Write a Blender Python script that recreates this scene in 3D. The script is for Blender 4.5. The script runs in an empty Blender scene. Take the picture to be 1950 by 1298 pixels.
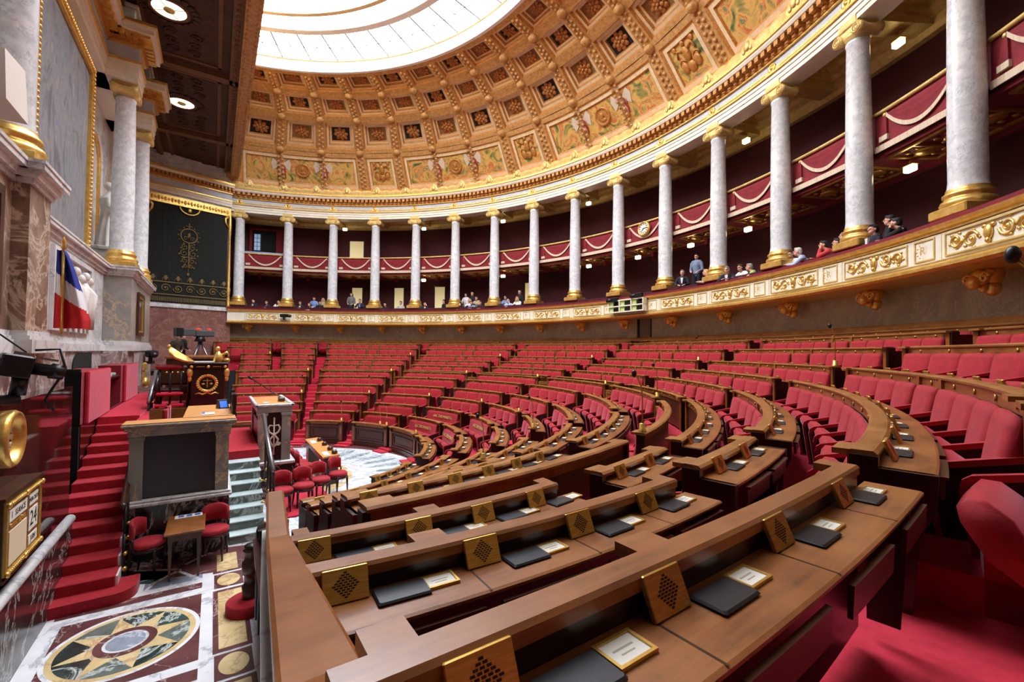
import bpy, bmesh, math, random
from mathutils import Vector, Matrix, noise
K = 0.75                      # everything is laid out in units of 0.75 m and brought to metres at the end
R_ = math.radians
PI = math.pi
COL = bpy.context.scene.collection
random.seed(7)
sin, cos = math.sin, math.cos

# ------------------------------------------------------------------ materials
def lin(c):
    return tuple((x/12.92 if x <= .04045 else ((x+.055)/1.055)**2.4) for x in [v/255 for v in c])
def _nt(name):
    m = bpy.data.materials.new(name); m.use_nodes = True
    nt = m.node_tree; b = nt.nodes['Principled BSDF']
    return m, nt, b
def _coord(nt, stretch, sc):
    tc = nt.nodes.new('ShaderNodeTexCoord'); mp = nt.nodes.new('ShaderNodeMapping')
    mp.inputs['Scale'].default_value = (stretch[0]*sc, stretch[1]*sc, stretch[2]*sc)
    nt.links.new(tc.outputs['Object'], mp.inputs['Vector'])
    return mp.outputs['Vector']
def mat(name, c1, c2=None, scale=6, rough=.5, metal=0, detail=5, stretch=(1,1,1), bump=0, bscale=None,
        sheen=0, coat=0, lo=.35, hi=.65, spec=.5, vein=None, vscale=2.5, vwidth=.03, emit=None, estr=0):
    m, nt, b = _nt(name)
    c1 = (*lin(c1), 1); c2 = (*lin(c2), 1) if c2 else c1
    b.inputs['Roughness'].default_value = rough; b.inputs['Metallic'].default_value = metal
    b.inputs['Specular IOR Level'].default_value = spec
    if sheen:
        b.inputs['Sheen Weight'].default_value = sheen; b.inputs['Sheen Roughness'].default_value = .4
        b.inputs['Sheen Tint'].default_value = (1, .55, .65, 1)
    if coat:
        b.inputs['Coat Weight'].default_value = coat; b.inputs['Coat Roughness'].default_value = .12
    v = _coord(nt, stretch, scale)
    n = nt.nodes.new('ShaderNodeTexNoise'); n.inputs['Scale'].default_value = 1; n.inputs['Detail'].default_value = detail
    n.inputs['Roughness'].default_value = .62
    nt.links.new(v, n.inputs['Vector'])
    r = nt.nodes.new('ShaderNodeValToRGB'); e = r.color_ramp.elements
    e[0].position, e[1].position = lo, hi; e[0].color, e[1].color = c1, c2
    nt.links.new(n.outputs['Fac'], r.inputs['Fac'])
    out = r.outputs['Color']
    if vein:
        n2 = nt.nodes.new('ShaderNodeTexNoise'); n2.inputs['Scale'].default_value = vscale; n2.inputs['Detail'].default_value = 8
        n2.inputs['Roughness'].default_value = .65; n2.inputs['Distortion'].default_value = .9
        tc = nt.nodes.new('ShaderNodeTexCoord'); nt.links.new(tc.outputs['Object'], n2.inputs['Vector'])
        r2 = nt.nodes.new('ShaderNodeValToRGB'); q = r2.color_ramp; q.elements[0].position = .5-vwidth; q.elements[1].position = .5+vwidth
        q.elements[0].color = q.elements[1].color = (0, 0, 0, 1); k = q.elements.new(.5); k.color = (1, 1, 1, 1)
        nt.links.new(n2.outputs['Fac'], r2.inputs['Fac'])
        mx = nt.nodes.new('ShaderNodeMix'); mx.data_type = 'RGBA'
        nt.links.new(r2.outputs['Color'], mx.inputs[0]); nt.links.new(out, mx.inputs[6]); mx.inputs[7].default_value = (*lin(vein), 1)
        out = mx.outputs[2]
    nt.links.new(out, b.inputs['Base Color'])
    if bump:
        n3 = nt.nodes.new('ShaderNodeTexNoise'); n3.inputs['Scale'].default_value = bscale or scale*4; n3.inputs['Detail'].default_value = 3
        tc = nt.nodes.new('ShaderNodeTexCoord'); nt.links.new(tc.outputs['Object'], n3.inputs['Vector'])
        bp = nt.nodes.new('ShaderNodeBump'); bp.inputs['Strength'].default_value = bump; bp.inputs['Distance'].default_value = .02
        nt.links.new(n3.outputs['Fac'], bp.inputs['Height']); nt.links.new(bp.outputs['Normal'], b.inputs['Normal'])
    if emit:
        b.inputs['Emission Color'].default_value = (*lin(emit), 1); b.inputs['Emission Strength'].default_value = estr
    return m
def plain(name, c, rough=.5, metal=0, emit=None, estr=0, spec=.5):
    m, nt, b = _nt(name)
    b.inputs['Base Color'].default_value = (*lin(c), 1); b.inputs['Roughness'].default_value = rough; b.inputs['Metallic'].default_value = metal
    b.inputs['Specular IOR Level'].default_value = spec
    if emit: b.inputs['Emission Color'].default_value = (*lin(emit), 1); b.inputs['Emission Strength'].default_value = estr
    return m
def blocks(name, cols, bw, bh, rough=.35, vein=(200,190,170), mortar=(90,85,78), rad=None):
    """ashlar marble: brick texture over (angle or x, z), each block its own tone, with noise and veins"""
    m, nt, b = _nt(name); N = nt.nodes; L = nt.links
    tc = N.new('ShaderNodeTexCoord'); sp = N.new('ShaderNodeSeparateXYZ'); L.new(tc.outputs['Object'], sp.inputs[0])
    cb = N.new('ShaderNodeCombineXYZ')
    if rad:
        at = N.new('ShaderNodeMath'); at.operation = 'ARCTAN2'; L.new(sp.outputs[1], at.inputs[0]); L.new(sp.outputs[0], at.inputs[1])
        ml = N.new('ShaderNodeMath'); ml.operation = 'MULTIPLY'; L.new(at.outputs[0], ml.inputs[0]); ml.inputs[1].default_value = rad
        L.new(ml.outputs[0], cb.inputs[0])
    else:
        ad = N.new('ShaderNodeMath'); L.new(sp.outputs[0], ad.inputs[0]); L.new(sp.outputs[1], ad.inputs[1]); L.new(ad.outputs[0], cb.inputs[0])
    L.new(sp.outputs[2], cb.inputs[1])
    br = N.new('ShaderNodeTexBrick'); L.new(cb.outputs[0], br.inputs['Vector'])
    br.inputs['Scale'].default_value = 1; br.inputs['Brick Width'].default_value = bw; br.inputs['Row Height'].default_value = bh
    br.inputs['Mortar Size'].default_value = .006; br.inputs['Color1'].default_value = (*lin(cols[0]), 1); br.inputs['Color2'].default_value = (*lin(cols[1]), 1)
    br.inputs['Mortar'].default_value = (*lin(mortar), 1)
    n = N.new('ShaderNodeTexNoise'); n.inputs['Scale'].default_value = 1.6; n.inputs['Detail'].default_value = 9; n.inputs['Roughness'].default_value = .7
    n.inputs['Distortion'].default_value = .6
    L.new(tc.outputs['Object'], n.inputs['Vector'])
    r = N.new('ShaderNodeValToRGB'); e = r.color_ramp.elements; e[0].position = .3; e[1].position = .72
    e[0].color = (*lin(cols[2]), 1); e[1].color = (*lin(cols[3]), 1); k = r.color_ramp.elements.new(.5); k.color = (*lin(cols[0]), 1)
    L.new(n.outputs['Fac'], r.inputs[0])
    mx = N.new('ShaderNodeMix'); mx.data_type = 'RGBA'; mx.inputs[0].default_value = .6
    L.new(br.outputs['Color'], mx.inputs[6]); L.new(r.outputs['Color'], mx.inputs[7])
    n2 = N.new('ShaderNodeTexNoise'); n2.inputs['Scale'].default_value = 1.1; n2.inputs['Detail'].default_value = 10; n2.inputs['Roughness'].default_value = .7; n2.inputs['Distortion'].default_value = 1.4
    L.new(tc.outputs['Object'], n2.inputs['Vector'])
    r2 = N.new('ShaderNodeValToRGB'); q = r2.color_ramp; q.elements[0].position = .485; q.elements[1].position = .515
    q.elements[0].color = q.elements[1].color = (0,0,0,1); k = q.elements.new(.5); k.color = (.8,.8,.8,1)
    L.new(n2.outputs['Fac'], r2.inputs[0])
    m2 = N.new('ShaderNodeMix'); m2.data_type = 'RGBA'; L.new(r2.outputs['Color'], m2.inputs[0]); L.new(mx.outputs[2], m2.inputs[6]); m2.inputs[7].default_value = (*lin(vein), 1)
    L.new(m2.outputs[2], b.inputs['Base Color']); b.inputs['Roughness'].default_value = rough
    return m

M = {}
def polarwood(name, c1, c2, rough, coat=.2, c3=None):
    """wood whose grain runs along the curved benches (round their common centre)"""
    m, nt, b = _nt(name); N = nt.nodes; L = nt.links
    ge = N.new('ShaderNodeNewGeometry'); sb = N.new('ShaderNodeVectorMath'); sb.operation = 'SUBTRACT'; sb.inputs[1].default_value = (-.5*K,3.79*K,0); L.new(ge.outputs['Position'], sb.inputs[0])
    sp = N.new('ShaderNodeSeparateXYZ'); L.new(sb.outputs[0], sp.inputs[0])
    fl = N.new('ShaderNodeVectorMath'); fl.operation = 'MULTIPLY'; fl.inputs[1].default_value = (1,1,0); L.new(sb.outputs[0], fl.inputs[0])
    le = N.new('ShaderNodeVectorMath'); le.operation = 'LENGTH'; L.new(fl.outputs[0], le.inputs[0])
    at = N.new('ShaderNodeMath'); at.operation = 'ARCTAN2'; L.new(sp.outputs[1], at.inputs[0]); L.new(sp.outputs[0], at.inputs[1])
    ml = N.new('ShaderNodeMath'); ml.operation = 'MULTIPLY'; L.new(at.outputs[0], ml.inputs[0]); ml.inputs[1].default_value = 11
    cb = N.new('ShaderNodeCombineXYZ'); L.new(le.outputs['Value'], cb.inputs[0]); L.new(ml.outputs[0], cb.inputs[1]); L.new(sp.outputs[2], cb.inputs[2])
    mp = N.new('ShaderNodeMapping'); mp.inputs['Scale'].default_value = (34,2.6,34); L.new(cb.outputs[0], mp.inputs[0])
    n1 = N.new('ShaderNodeTexNoise'); n1.inputs['Scale'].default_value = 1; n1.inputs['Detail'].default_value = 6; n1.inputs['Roughness'].default_value = .65; n1.inputs['Distortion'].default_value = .4; L.new(mp.outputs[0], n1.inputs[0])
    r1 = N.new('ShaderNodeValToRGB'); e = r1.color_ramp.elements; e[0].position = .3; e[1].position = .72; e[0].color = (*lin(c1),1); e[1].color = (*lin(c2),1); L.new(n1.outputs['Fac'], r1.inputs[0])
    n2 = N.new('ShaderNodeTexNoise'); n2.inputs['Scale'].default_value = 3.2; n2.inputs['Detail'].default_value = 7; n2.inputs['Roughness'].default_value = .7; L.new(cb.outputs[0], n2.inputs[0])
    r2 = N.new('ShaderNodeValToRGB'); e = r2.color_ramp.elements; e[0].position = .38; e[1].position = .66; e[0].color = (0,0,0,1); e[1].color = (.75,.75,.75,1); L.new(n2.outputs['Fac'], r2.inputs[0])
    mx = N.new('ShaderNodeMix'); mx.data_type = 'RGBA'; L.new(r2.outputs[0], mx.inputs[0]); L.new(r1.outputs[0], mx.inputs[6]); mx.inputs[7].default_value = (*lin(c3 or c2),1)
    L.new(mx.outputs[2], b.inputs['Base Color'])
    r3 = N.new('ShaderNodeMapRange'); r3.inputs[3].default_value = rough; r3.inputs[4].default_value = rough+.18; L.new(n2.outputs['Fac'], r3.inputs[0]); L.new(r3.outputs[0], b.inputs['Roughness'])
    b.inputs['Coat Weight'].default_value = coat; b.inputs['Coat Roughness'].default_value = .18
    return m
M['wood']   = polarwood('polished_oak', (86,44,16), (146,86,36), .26, .2, (164,104,50))
M['wood2']  = mat('walnut_panel', (52,26,12), (84,46,22), 2.0, .35, stretch=(2,2,.6), detail=7, coat=.15)
M['woodlt'] = polarwood('rail_oak', (104,60,24), (160,104,48), .26, .2, (176,122,64))
M['dwood']  = mat('mahogany_and_shaded_wood', (30,9,8), (48,18,14), 2.0, .3, stretch=(2,2,.6), detail=5, coat=.1)  # mahogany tone; its near-black also paints missing light into the wood panels
M['orange'] = mat('tan_leather', (188,128,66), (206,148,84), 5, .5)
M['velvet'] = mat('red_velvet', (148,8,24), (174,14,34), 9, .78, sheen=.3, bump=.08, bscale=90)
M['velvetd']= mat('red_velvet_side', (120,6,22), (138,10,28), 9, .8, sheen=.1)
M['cheekv']= mat('armrest_side', (40,4,8), (52,6,10), 9, .9)  # darker red for the faces inside the armrest rim
M['carpet'] = mat('red_carpet', (176,22,46), (196,34,60), 14, .95, sheen=.3, bump=.15, bscale=120)
M['carpetd']= mat('red_stair_carpet', (150,14,28), (170,22,38), 14, .95, sheen=.2, bump=.15, bscale=120)
M['gold']   = mat('gilt', (224,176,84), (246,210,124), 9, .34, metal=.72, bump=.1, bscale=30)
M['goldm']  = mat('pale_gilt_paint', (206,176,98), (232,206,136), 6, .45, metal=.3)
M['brass']  = mat('brass', (190,150,70), (216,178,96), 14, .38, metal=.8, stretch=(1,1,12))
M['white']  = mat('cream_paint', (226,220,198), (240,235,216), 3, .5)
M['marw']   = mat('white_marble', (206,206,204), (230,230,228), 1.6, .3, vein=(168,168,172), vscale=.9)
M['marcol'] = mat('column_marble', (200,204,206), (230,232,232), 7, .2, vein=(176,184,192), vscale=1.6, vwidth=.012, detail=8)
M['frieze'] = mat('blue_grey_stone', (176,184,196), (192,198,208), 4, .45)
M['margrey']= mat('grey_marble', (128,126,120), (164,160,152), 1.2, .3, vein=(202,178,140), vscale=.7, vwidth=.018)
M['marpink']= blocks('pink_marble', [(124,80,72),(142,96,86),(96,58,52),(164,124,112)], 3.2, 1.0, vein=(186,150,138), mortar=(96,66,60))
M['marwall']= blocks('gallery_base_marble', [(166,160,136),(180,170,144),(130,126,116),(200,186,148)], 1.35, .85, rad=25, vein=(206,200,188))
M['marbreche']=mat('brown_breccia', (88,56,44), (176,146,124), 1.6, .3, vein=(214,196,176), vscale=1.2, detail=9, stretch=(1,1,.5))
M['marviol']= mat('violet_breccia', (104,76,74), (178,160,154), 2.6, .35, detail=10, stretch=(1,1,.45), vein=(214,206,200), vscale=1.6, lo=.36, hi=.6)
M['marred'] = mat('polished_red_brown_marble', (58,20,18), (74,28,24), 1.2, .06, vein=(120,84,76), vscale=.5, vwidth=.004, spec=.7)
M['mardark']= mat('dark_green_black_marble', (26,26,26), (54,54,50), 1.8, .2, vein=(172,170,162), vscale=1.1, vwidth=.022, detail=9)
M['margreen']=mat('grey_green_marble', (78,88,82), (112,122,114), 2.0, .25, vein=(190,200,194), vscale=.9)
M['martread']=mat('pale_tread_marble', (176,196,196), (206,222,222), 1.6, .25)
M['fl_white']=mat('floor_white', (214,214,216), (236,236,238), 1.4, .22, vein=(176,178,184), vscale=.8)
M['fl_grey'] =mat('floor_blue_grey', (120,130,146), (154,162,176), 2.0, .22, vein=(196,202,212), vscale=1.0)
M['fl_red']  =mat('floor_red', (88,52,52), (112,70,68), 2.0, .22, vein=(180,160,156), vscale=.9, vwidth=.01)
M['fl_yel']  =mat('floor_yellow', (202,176,122), (226,204,154), 2.4, .25, vein=(184,150,110), vscale=1.4)
M['fl_green']=mat('floor_green', (30,40,38), (70,86,80), 1.8, .2, vein=(206,214,210), vscale=1.3, vwidth=.03, detail=9)
M['fl_pale'] =mat('floor_pale_blue', (206,216,226), (226,234,240), 2.2, .22, vein=(150,164,176), vscale=1.2)
M['fl_blue'] =mat('floor_ray_grey', (112,130,136), (170,186,190), 2.4, .22, vein=(212,220,222), vscale=1.3)
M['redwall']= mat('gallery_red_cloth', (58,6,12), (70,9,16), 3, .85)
M['redcloth']=mat('draped_red_cloth', (112,10,24), (132,16,32), 4, .8, sheen=.2)
M['fringe'] = mat('ivory_fringe', (196,176,148), (222,204,178), 40, .85, stretch=(1,1,.05))
M['black']  = plain('black_plastic', (16,16,18), .4)
M['blackm'] = plain('black_iron', (14,13,14), .35)
M['leather']= mat('black_leather', (18,20,24), (28,30,36), 60, .42, bump=.05, bscale=500)
M['steel']  = plain('steel', (150,152,156), .3, .9)
M['void']   = plain('painted_dark_recess', (10,8,8), .9)  # near-black colour painted in place of the darkness inside gaps and openings
M['paper']  = plain('paper', (232,228,214), .7)
M['sky']    = plain('lit_skylight_glass', (240,244,250), .4, emit=(238,244,255), estr=17)
M['lampw']  = plain('lit_lamp_glass', (250,246,232), .4, emit=(255,246,222), estr=2.2)
M['lampg']  = plain('lit_gallery_lamp', (255,246,220), .4, emit=(255,238,196), estr=9)
M['cove']   = plain('lit_cove_tube', (255,220,150), .4, emit=(255,198,100), estr=110)
M['doorlit']= plain('lit_corridor', (210,196,150), .6, emit=(214,196,142), estr=.5)
M['bay']    = mat('dark_bay_ceiling', (62,40,24), (84,56,34), 2.2, .6, detail=8, bump=.2, bscale=9)
M['bayrib'] = mat('dark_bay_rib', (96,66,40), (122,86,52), 5, .6, bump=.4, bscale=16)
M['bayorn'] = mat('dark_bay_ornament', (46,34,26), (84,52,30), 5, .7, detail=8)
M['rib']    = mat('coffer_rib', (168,122,66), (204,160,98), 8, .55, bump=.6, bscale=22)
M['cofw']   = mat('coffer_cream_frame', (212,190,148), (230,210,170), 5, .55)
M['cofg']   = mat('coffer_gilt_edge', (170,112,52), (204,148,78), 12, .45, metal=.35, bump=.5, bscale=40)
M['cofdark']= plain('coffer_blue_black', (24,24,32), .7)
M['coftan'] = mat('coffer_tan', (132,102,60), (152,120,74), 6, .6)
M['rosette']= mat('rosette_gilt', (150,96,48), (196,138,76), 8, .5, metal=.3)
M['paint']  = None
M['skin']   = plain('skin', (214,160,134), .55)
M['stone']  = mat('statue_marble', (208,202,194), (228,224,218), 3, .5)
M['drape']  = mat('green_black_hanging', (14,20,15), (20,26,20), 3, .85)
M['embro']  = mat('dull_gold_embroidery', (96,80,44), (128,108,62), 20, .7)
M['tap']    = None

def tex_paint():
    m, nt, b = _nt('painted_gold_scrolls'); N = nt.nodes; L = nt.links
    tc = N.new('ShaderNodeTexCoord')
    n = N.new('ShaderNodeTexNoise'); n.inputs['Scale'].default_value = 1.1; n.inputs['Detail'].default_value = 3; n.inputs['Distortion'].default_value = 2.2
    L.new(tc.outputs['Object'], n.inputs['Vector'])
    r = N.new('ShaderNodeValToRGB'); q = r.color_ramp
    cs = [(.30,(70,92,60)),(.40,(150,140,70)),(.47,(206,166,88)),(.53,(214,176,98)),(.585,(190,96,58)),(.62,(206,164,84)),(.70,(92,118,84)),(.78,(214,178,104))]
    q.elements[0].position, q.elements[0].color = cs[0][0], (*lin(cs[0][1]),1); q.elements[1].position, q.elements[1].color = cs[-1][0], (*lin(cs[-1][1]),1)
    for p, c in cs[1:-1]: q.elements.new(p).color = (*lin(c),1)
    L.new(n.outputs['Fac'], r.inputs[0]); L.new(r.outputs[0], b.inputs['Base Color']); b.inputs['Roughness'].default_value = .6
    return m
M['paint'] = tex_paint()
def tex_tap():
    m, nt, b = _nt('faded_woven_tapestry'); N = nt.nodes; L = nt.links
    tc = N.new('ShaderNodeTexCoord'); mp = N.new('ShaderNodeMapping'); mp.inputs['Scale'].default_value = (1.5,1,.55); L.new(tc.outputs['Object'], mp.inputs[0])
    n = N.new('ShaderNodeTexNoise'); n.inputs['Scale'].default_value = 1.5; n.inputs['Detail'].default_value = 10; n.inputs['Roughness'].default_value = .7; n.inputs['Distortion'].default_value = 1.2
    L.new(mp.outputs[0], n.inputs['Vector'])
    r = N.new('ShaderNodeValToRGB'); q = r.color_ramp
    cs = [(.30,(82,84,90)),(.42,(112,112,114)),(.5,(136,134,132)),(.56,(112,118,132)),(.62,(150,138,126)),(.72,(176,168,156))]
    q.elements[0].position, q.elements[0].color = cs[0][0], (*lin(cs[0][1]),1); q.elements[1].position, q.elements[1].color = cs[-1][0], (*lin(cs[-1][1]),1)
    for p, c in cs[1:-1]: q.elements.new(p).color = (*lin(c),1)
    L.new(n.outputs['Fac'], r.inputs[0]); L.new(r.outputs[0], b.inputs['Base Color']); b.inputs['Roughness'].default_value = .9
    return m
M['tap'] = tex_tap()

# ------------------------------------------------------------------ mesh helpers
class MB:
    def __init__(s): s.v = []; s.f = []; s.m = []; s.cur = 0; s.sm = []
    def mat(s, i): s.cur = i; return s
    def add(s, vs, fs, smooth=False, xf=None):
        o = len(s.v)
        s.v += [tuple(xf @ Vector(p)) if xf else tuple(p) for p in vs]
        for f in fs: s.f.append([o+i for i in f]); s.m.append(s.cur); s.sm.append(smooth)
        return s
    def box(s, x0, x1, y0, y1, z0, z1, xf=None):
        vs = [(x,y,z) for z in (z0,z1) for x,y in ((x0,y0),(x1,y0),(x1,y1),(x0,y1))]
        return s.add(vs, [(3,2,1,0),(4,5,6,7),(0,1,5,4),(1,2,6,5),(2,3,7,6),(3,0,4,7)], xf=xf)
    def bbox(s, x0, x1, y0, y1, z0, z1, b=.02, xf=None):
        """box with chamfered edges"""
        b = min(b, (x1-x0)/2.01, (y1-y0)/2.01, (z1-z0)/2.01)
        rings = []
        for z, i in ((z0,b),(z0+b,0),(z1-b,0),(z1,b)):
            X0,X1,Y0,Y1 = x0+i,x1-i,y0+i,y1-i
            c = b
            rings.append([(X0+c,Y0,z),(X1-c,Y0,z),(X1,Y0+c,z),(X1,Y1-c,z),(X1-c,Y1,z),(X0+c,Y1,z),(X0,Y1-c,z),(X0,Y0+c,z)])
        return s.rings(rings, True, True, xf=xf)
    def rings(s, rr, capa=True, capb=True, closed=True, smooth=False, xf=None, loop=False):
        n = len(rr[0]); vs = [p for r in rr for p in r]; fs = []
        m = len(rr)
        for k in range(m if loop else m-1):
            k2 = (k+1) % m
            for i in range(n if closed else n-1):
                j = (i+1) % n; fs.append((k*n+i, k*n+j, k2*n+j, k2*n+i))
        if capa and closed and not loop: fs.append(tuple(reversed(range(n))))
        if capb and closed and not loop: fs.append(tuple(range((m-1)*n, m*n)))
        return s.add(vs, fs, smooth, xf)
    def prism(s, poly, a0, a1, axis='x', xf=None):
        """polygon in the two other axes, extruded along axis"""
        def P(p, t):
            return (t,p[0],p[1]) if axis == 'x' else (p[0],t,p[1]) if axis == 'y' else (p[0],p[1],t)
        return s.rings([[P(p,a0) for p in poly],[P(p,a1) for p in poly]], xf=xf)
    def tube(s, path, rad, n=8, xf=None, caps=True, smooth=True):
        path = [Vector(p) for p in path]; rr = []
        rad = rad if isinstance(rad, (list,tuple)) else [rad]*len(path)
        up = None
        for i, p in enumerate(path):
            t = (path[min(i+1,len(path)-1)]-path[max(i-1,0)])
            t = t.normalized() if t.length > 1e-9 else Vector((0,0,1))
            if up is None:
                up = Vector((0,0,1)) if abs(t.z) < .9 else Vector((1,0,0))
            u = (up - t*up.dot(t)); u = u.normalized() if u.length > 1e-6 else t.orthogonal().normalized()
            w = t.cross(u); up = u
            rr.append([tuple(p + (u*cos(2*PI*k/n)+w*sin(2*PI*k/n))*rad[i]) for k in range(n)])
        return s.rings(rr, caps, caps, smooth=smooth, xf=xf)
    def lathe(s, prof, n=20, c=(0,0,0), smooth=True, xf=None, a0=0, a1=2*PI, caps=False):
        full = abs(a1-a0-2*PI) < 1e-6
        if full:
            rr = [[(c[0]+r*cos(2*PI*k/n), c[1]+r*sin(2*PI*k/n), c[2]+z) for k in range(n)] for r, z in prof]
            return s.rings(rr, caps and prof[0][0] > 1e-6, caps and prof[-1][0] > 1e-6, smooth=smooth, xf=xf)
        rr = [[(c[0]+r*cos(a0+(a1-a0)*k/n), c[1]+r*sin(a0+(a1-a0)*k/n), c[2]+z) for k in range(n+1)] for r, z in prof]
        return s.rings(rr, closed=False, smooth=smooth, xf=xf)
    def ell(s, c, r, nu=12, nv=8, xf=None):
        if not isinstance(r, (tuple,list)): r = (r,r,r)
        rr = []
        for j in range(1, nv):
            t = PI*j/nv; rr.append([(c[0]+r[0]*sin(t)*cos(2*PI*i/nu), c[1]+r[1]*sin(t)*sin(2*PI*i/nu), c[2]-r[2]*cos(t)) for i in range(nu)])
        o = len(s.v); s.rings(rr, False, False, smooth=True, xf=xf)
        m = len(rr)
        vs = [(c[0],c[1],c[2]-r[2]),(c[0],c[1],c[2]+r[2])]
        b = len(s.v); s.v += [tuple(xf @ Vector(p)) if xf else p for p in vs]
        for i in range(nu):
            j = (i+1) % nu
            for f in ((b, o+j, o+i), (b+1, o+(m-1)*nu+i, o+(m-1)*nu+j)): s.f.append(list(f)); s.m.append(s.cur); s.sm.append(True)
        return s
    def arc(s, prof, a0, a1, C=(0,0), n=None, closed=True, smooth=False, off=0):
        """sweep a (r,z) profile from angle a0 to a1 (degrees) about C"""
        n = n or max(2, int(abs(a1-a0)/1.6)+1)
        rr = []
        for k in range(n+1):
            a = R_(a0+(a1-a0)*k/n); rr.append([(C[0]+r*cos(a), C[1]+r*sin(a), z) for r, z in prof])
        if a1 < a0: rr = rr[::-1]
        rr = [r[::-1] for r in rr]
        return s.rings(rr, closed, closed, closed=closed, smooth=smooth)
    def quad(s, a, b, c, d, xf=None): return s.add([a,b,c,d], [(0,1,2,3)], xf=xf)
    def poly(s, pts, xf=None): return s.add(pts, [tuple(range(len(pts)))], xf=xf)
    def disc(s, c, r, n=32, ry=None, r0=0, z=None, a0=0):
        ry = ry or r
        if r0:
            k = r0/r
            vs = [(c[0]+r*cos(2*PI*i/n), c[1]+ry*sin(2*PI*i/n), c[2]) for i in range(n)]+[(c[0]+r*k*cos(2*PI*i/n), c[1]+ry*k*sin(2*PI*i/n), c[2]) for i in range(n)]
            return s.add(vs, [(i,(i+1)%n,n+(i+1)%n,n+i) for i in range(n)])
        return s.add([(c[0]+r*cos(2*PI*i/n), c[1]+ry*sin(2*PI*i/n), c[2]) for i in range(n)], [tuple(range(n))])
    def data(s, name, mats):
        me = bpy.data.meshes.new(name); me.from_pydata(s.v, [], s.f); 
        for m in (mats if isinstance(mats,(list,tuple)) else [mats]): me.materials.append(m)
        me.polygons.foreach_set('material_index', s.m); me.polygons.foreach_set('use_smooth', s.sm)
        bm = bmesh.new(); bm.from_mesh(me); bmesh.ops.recalc_face_normals(bm, faces=bm.faces); bm.to_mesh(me); bm.free()
        me.update(); return me
    def build(s, name, mats, parent=None, loc=None, rotz=0):
        """parent given: coordinates are the parent's own; loc given: object origin, coordinates local to it"""
        o = bpy.data.objects.new(name, s.data(name, mats)); COL.objects.link(o)
        if parent: o.parent = parent
        if loc: o.location = loc
        o.rotation_euler.z = rotz
        return o
    def world(s, name, mats, parent=None, org=None):
        """coordinates are world ones; shift them to the parent's (unrotated) place or to org"""
        L = Vector(parent_loc(parent)) if parent else Vector(org or (0,0,0))
        s.v = [(p[0]-L.x, p[1]-L.y, p[2]-L.z) for p in s.v]
        o = s.build(name, mats, parent)
        if not parent: o.location = L
        return o
def parent_loc(o):
    L = Vector((0,0,0))
    while o: L = L + o.location; o = o.parent
    return L
def tag(o, label=None, cat=None, group=None, kind=None):
    if label: o['label'] = label
    if cat: o['category'] = cat
    if group: o['group'] = group
    if kind: o['kind'] = kind
    return o
def empty(name, loc, rotz=0, label=None, cat=None, group=None, kind='thing'):
    o = bpy.data.objects.new(name, None); COL.objects.link(o); o.location = loc; o.rotation_euler.z = rotz
    o.empty_display_size = .1
    return tag(o, label, cat, group, kind)
def dup(root, loc, rotz=0, label=None, group=None):
    r = root.copy(); COL.objects.link(r); r.location = loc; r.rotation_euler.z = rotz
    if label: r['label'] = label
    if group: r['group'] = group
    for ch in list(root.children):
        c = ch.copy(); COL.objects.link(c); c.parent = r
        for g in list(ch.children):
            d = g.copy(); COL.objects.link(d); d.parent = c
    return r
def struct(o, label=None): o['kind'] = 'structure'; return o
ORD = ['zeroth','first','second','third','fourth','fifth','sixth','seventh','eighth','ninth','tenth','eleventh','twelfth','thirteenth','fourteenth','fifteenth','sixteenth','seventeenth','eighteenth','nineteenth','twentieth']
ORD += [t+'-'+ORD[u] for t in ('twenty','thirty','forty','fifty') for u in range(1,10)]
def text_mesh(body, size, depth=.004, align='CENTER'):
    c = bpy.data.curves.new('lettering', 'FONT'); c.body = body; c.size = size; c.extrude = depth; c.align_x = align; c.align_y = 'CENTER'; c.resolution_u = 2
    o = bpy.data.objects.new('lettering', c); COL.objects.link(o)
    dg = bpy.context.evaluated_depsgraph_get()
    me = bpy.data.meshes.new_from_object(o.evaluated_get(dg)); bpy.data.objects.remove(o); bpy.data.curves.remove(c)
    return me
def text_into(mb, body, size, xf, depth=.004, align='CENTER'):
    """lettering as polygons inside another mesh; xf maps the text's own x,y,z"""
    me = text_mesh(body, size, depth, align)
    mb.add([tuple(v.co) for v in me.vertices], [tuple(p.vertices) for p in me.polygons], xf=xf)
    bpy.data.meshes.remove(me)
def frame(o, x, y, z):   # matrix from an origin and three axes
    return Matrix(((x[0],y[0],z[0],o[0]),(x[1],y[1],z[1],o[1]),(x[2],y[2],z[2],o[2]),(0,0,0,1)))
def spiral(c, r0, r1, turns, start, n=22, yz=None):
    return [(c[0]+(r0+(r1-r0)*i/n)*cos(start+turns*2*PI*i/n), c[1], c[2]+(r0+(r1-r0)*i/n)*sin(start+turns*2*PI*i/n)) for i in range(n+1)]
# ------------------------------------------------------------------ the round colonnade, galleries and dome
COLA = [168.3-8.32*i for i in range(20)]
A0, A1 = 169.6, 9.0
def P2(a, r, z=0, C=(0,0)): return (C[0]+r*cos(R_(a)), C[1]+r*sin(R_(a)), z)
def ringstruct(name, prof, m, a0=A0, a1=A1, n=110, smooth=False):
    mb = MB(); mb.arc(prof, a0, a1, n=n, smooth=smooth); return struct(mb.world(name, m))
def bx_(r0, r1, z0, z1): return [(r0,z0),(r1,z0),(r1,z1),(r0,z1)]
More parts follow.
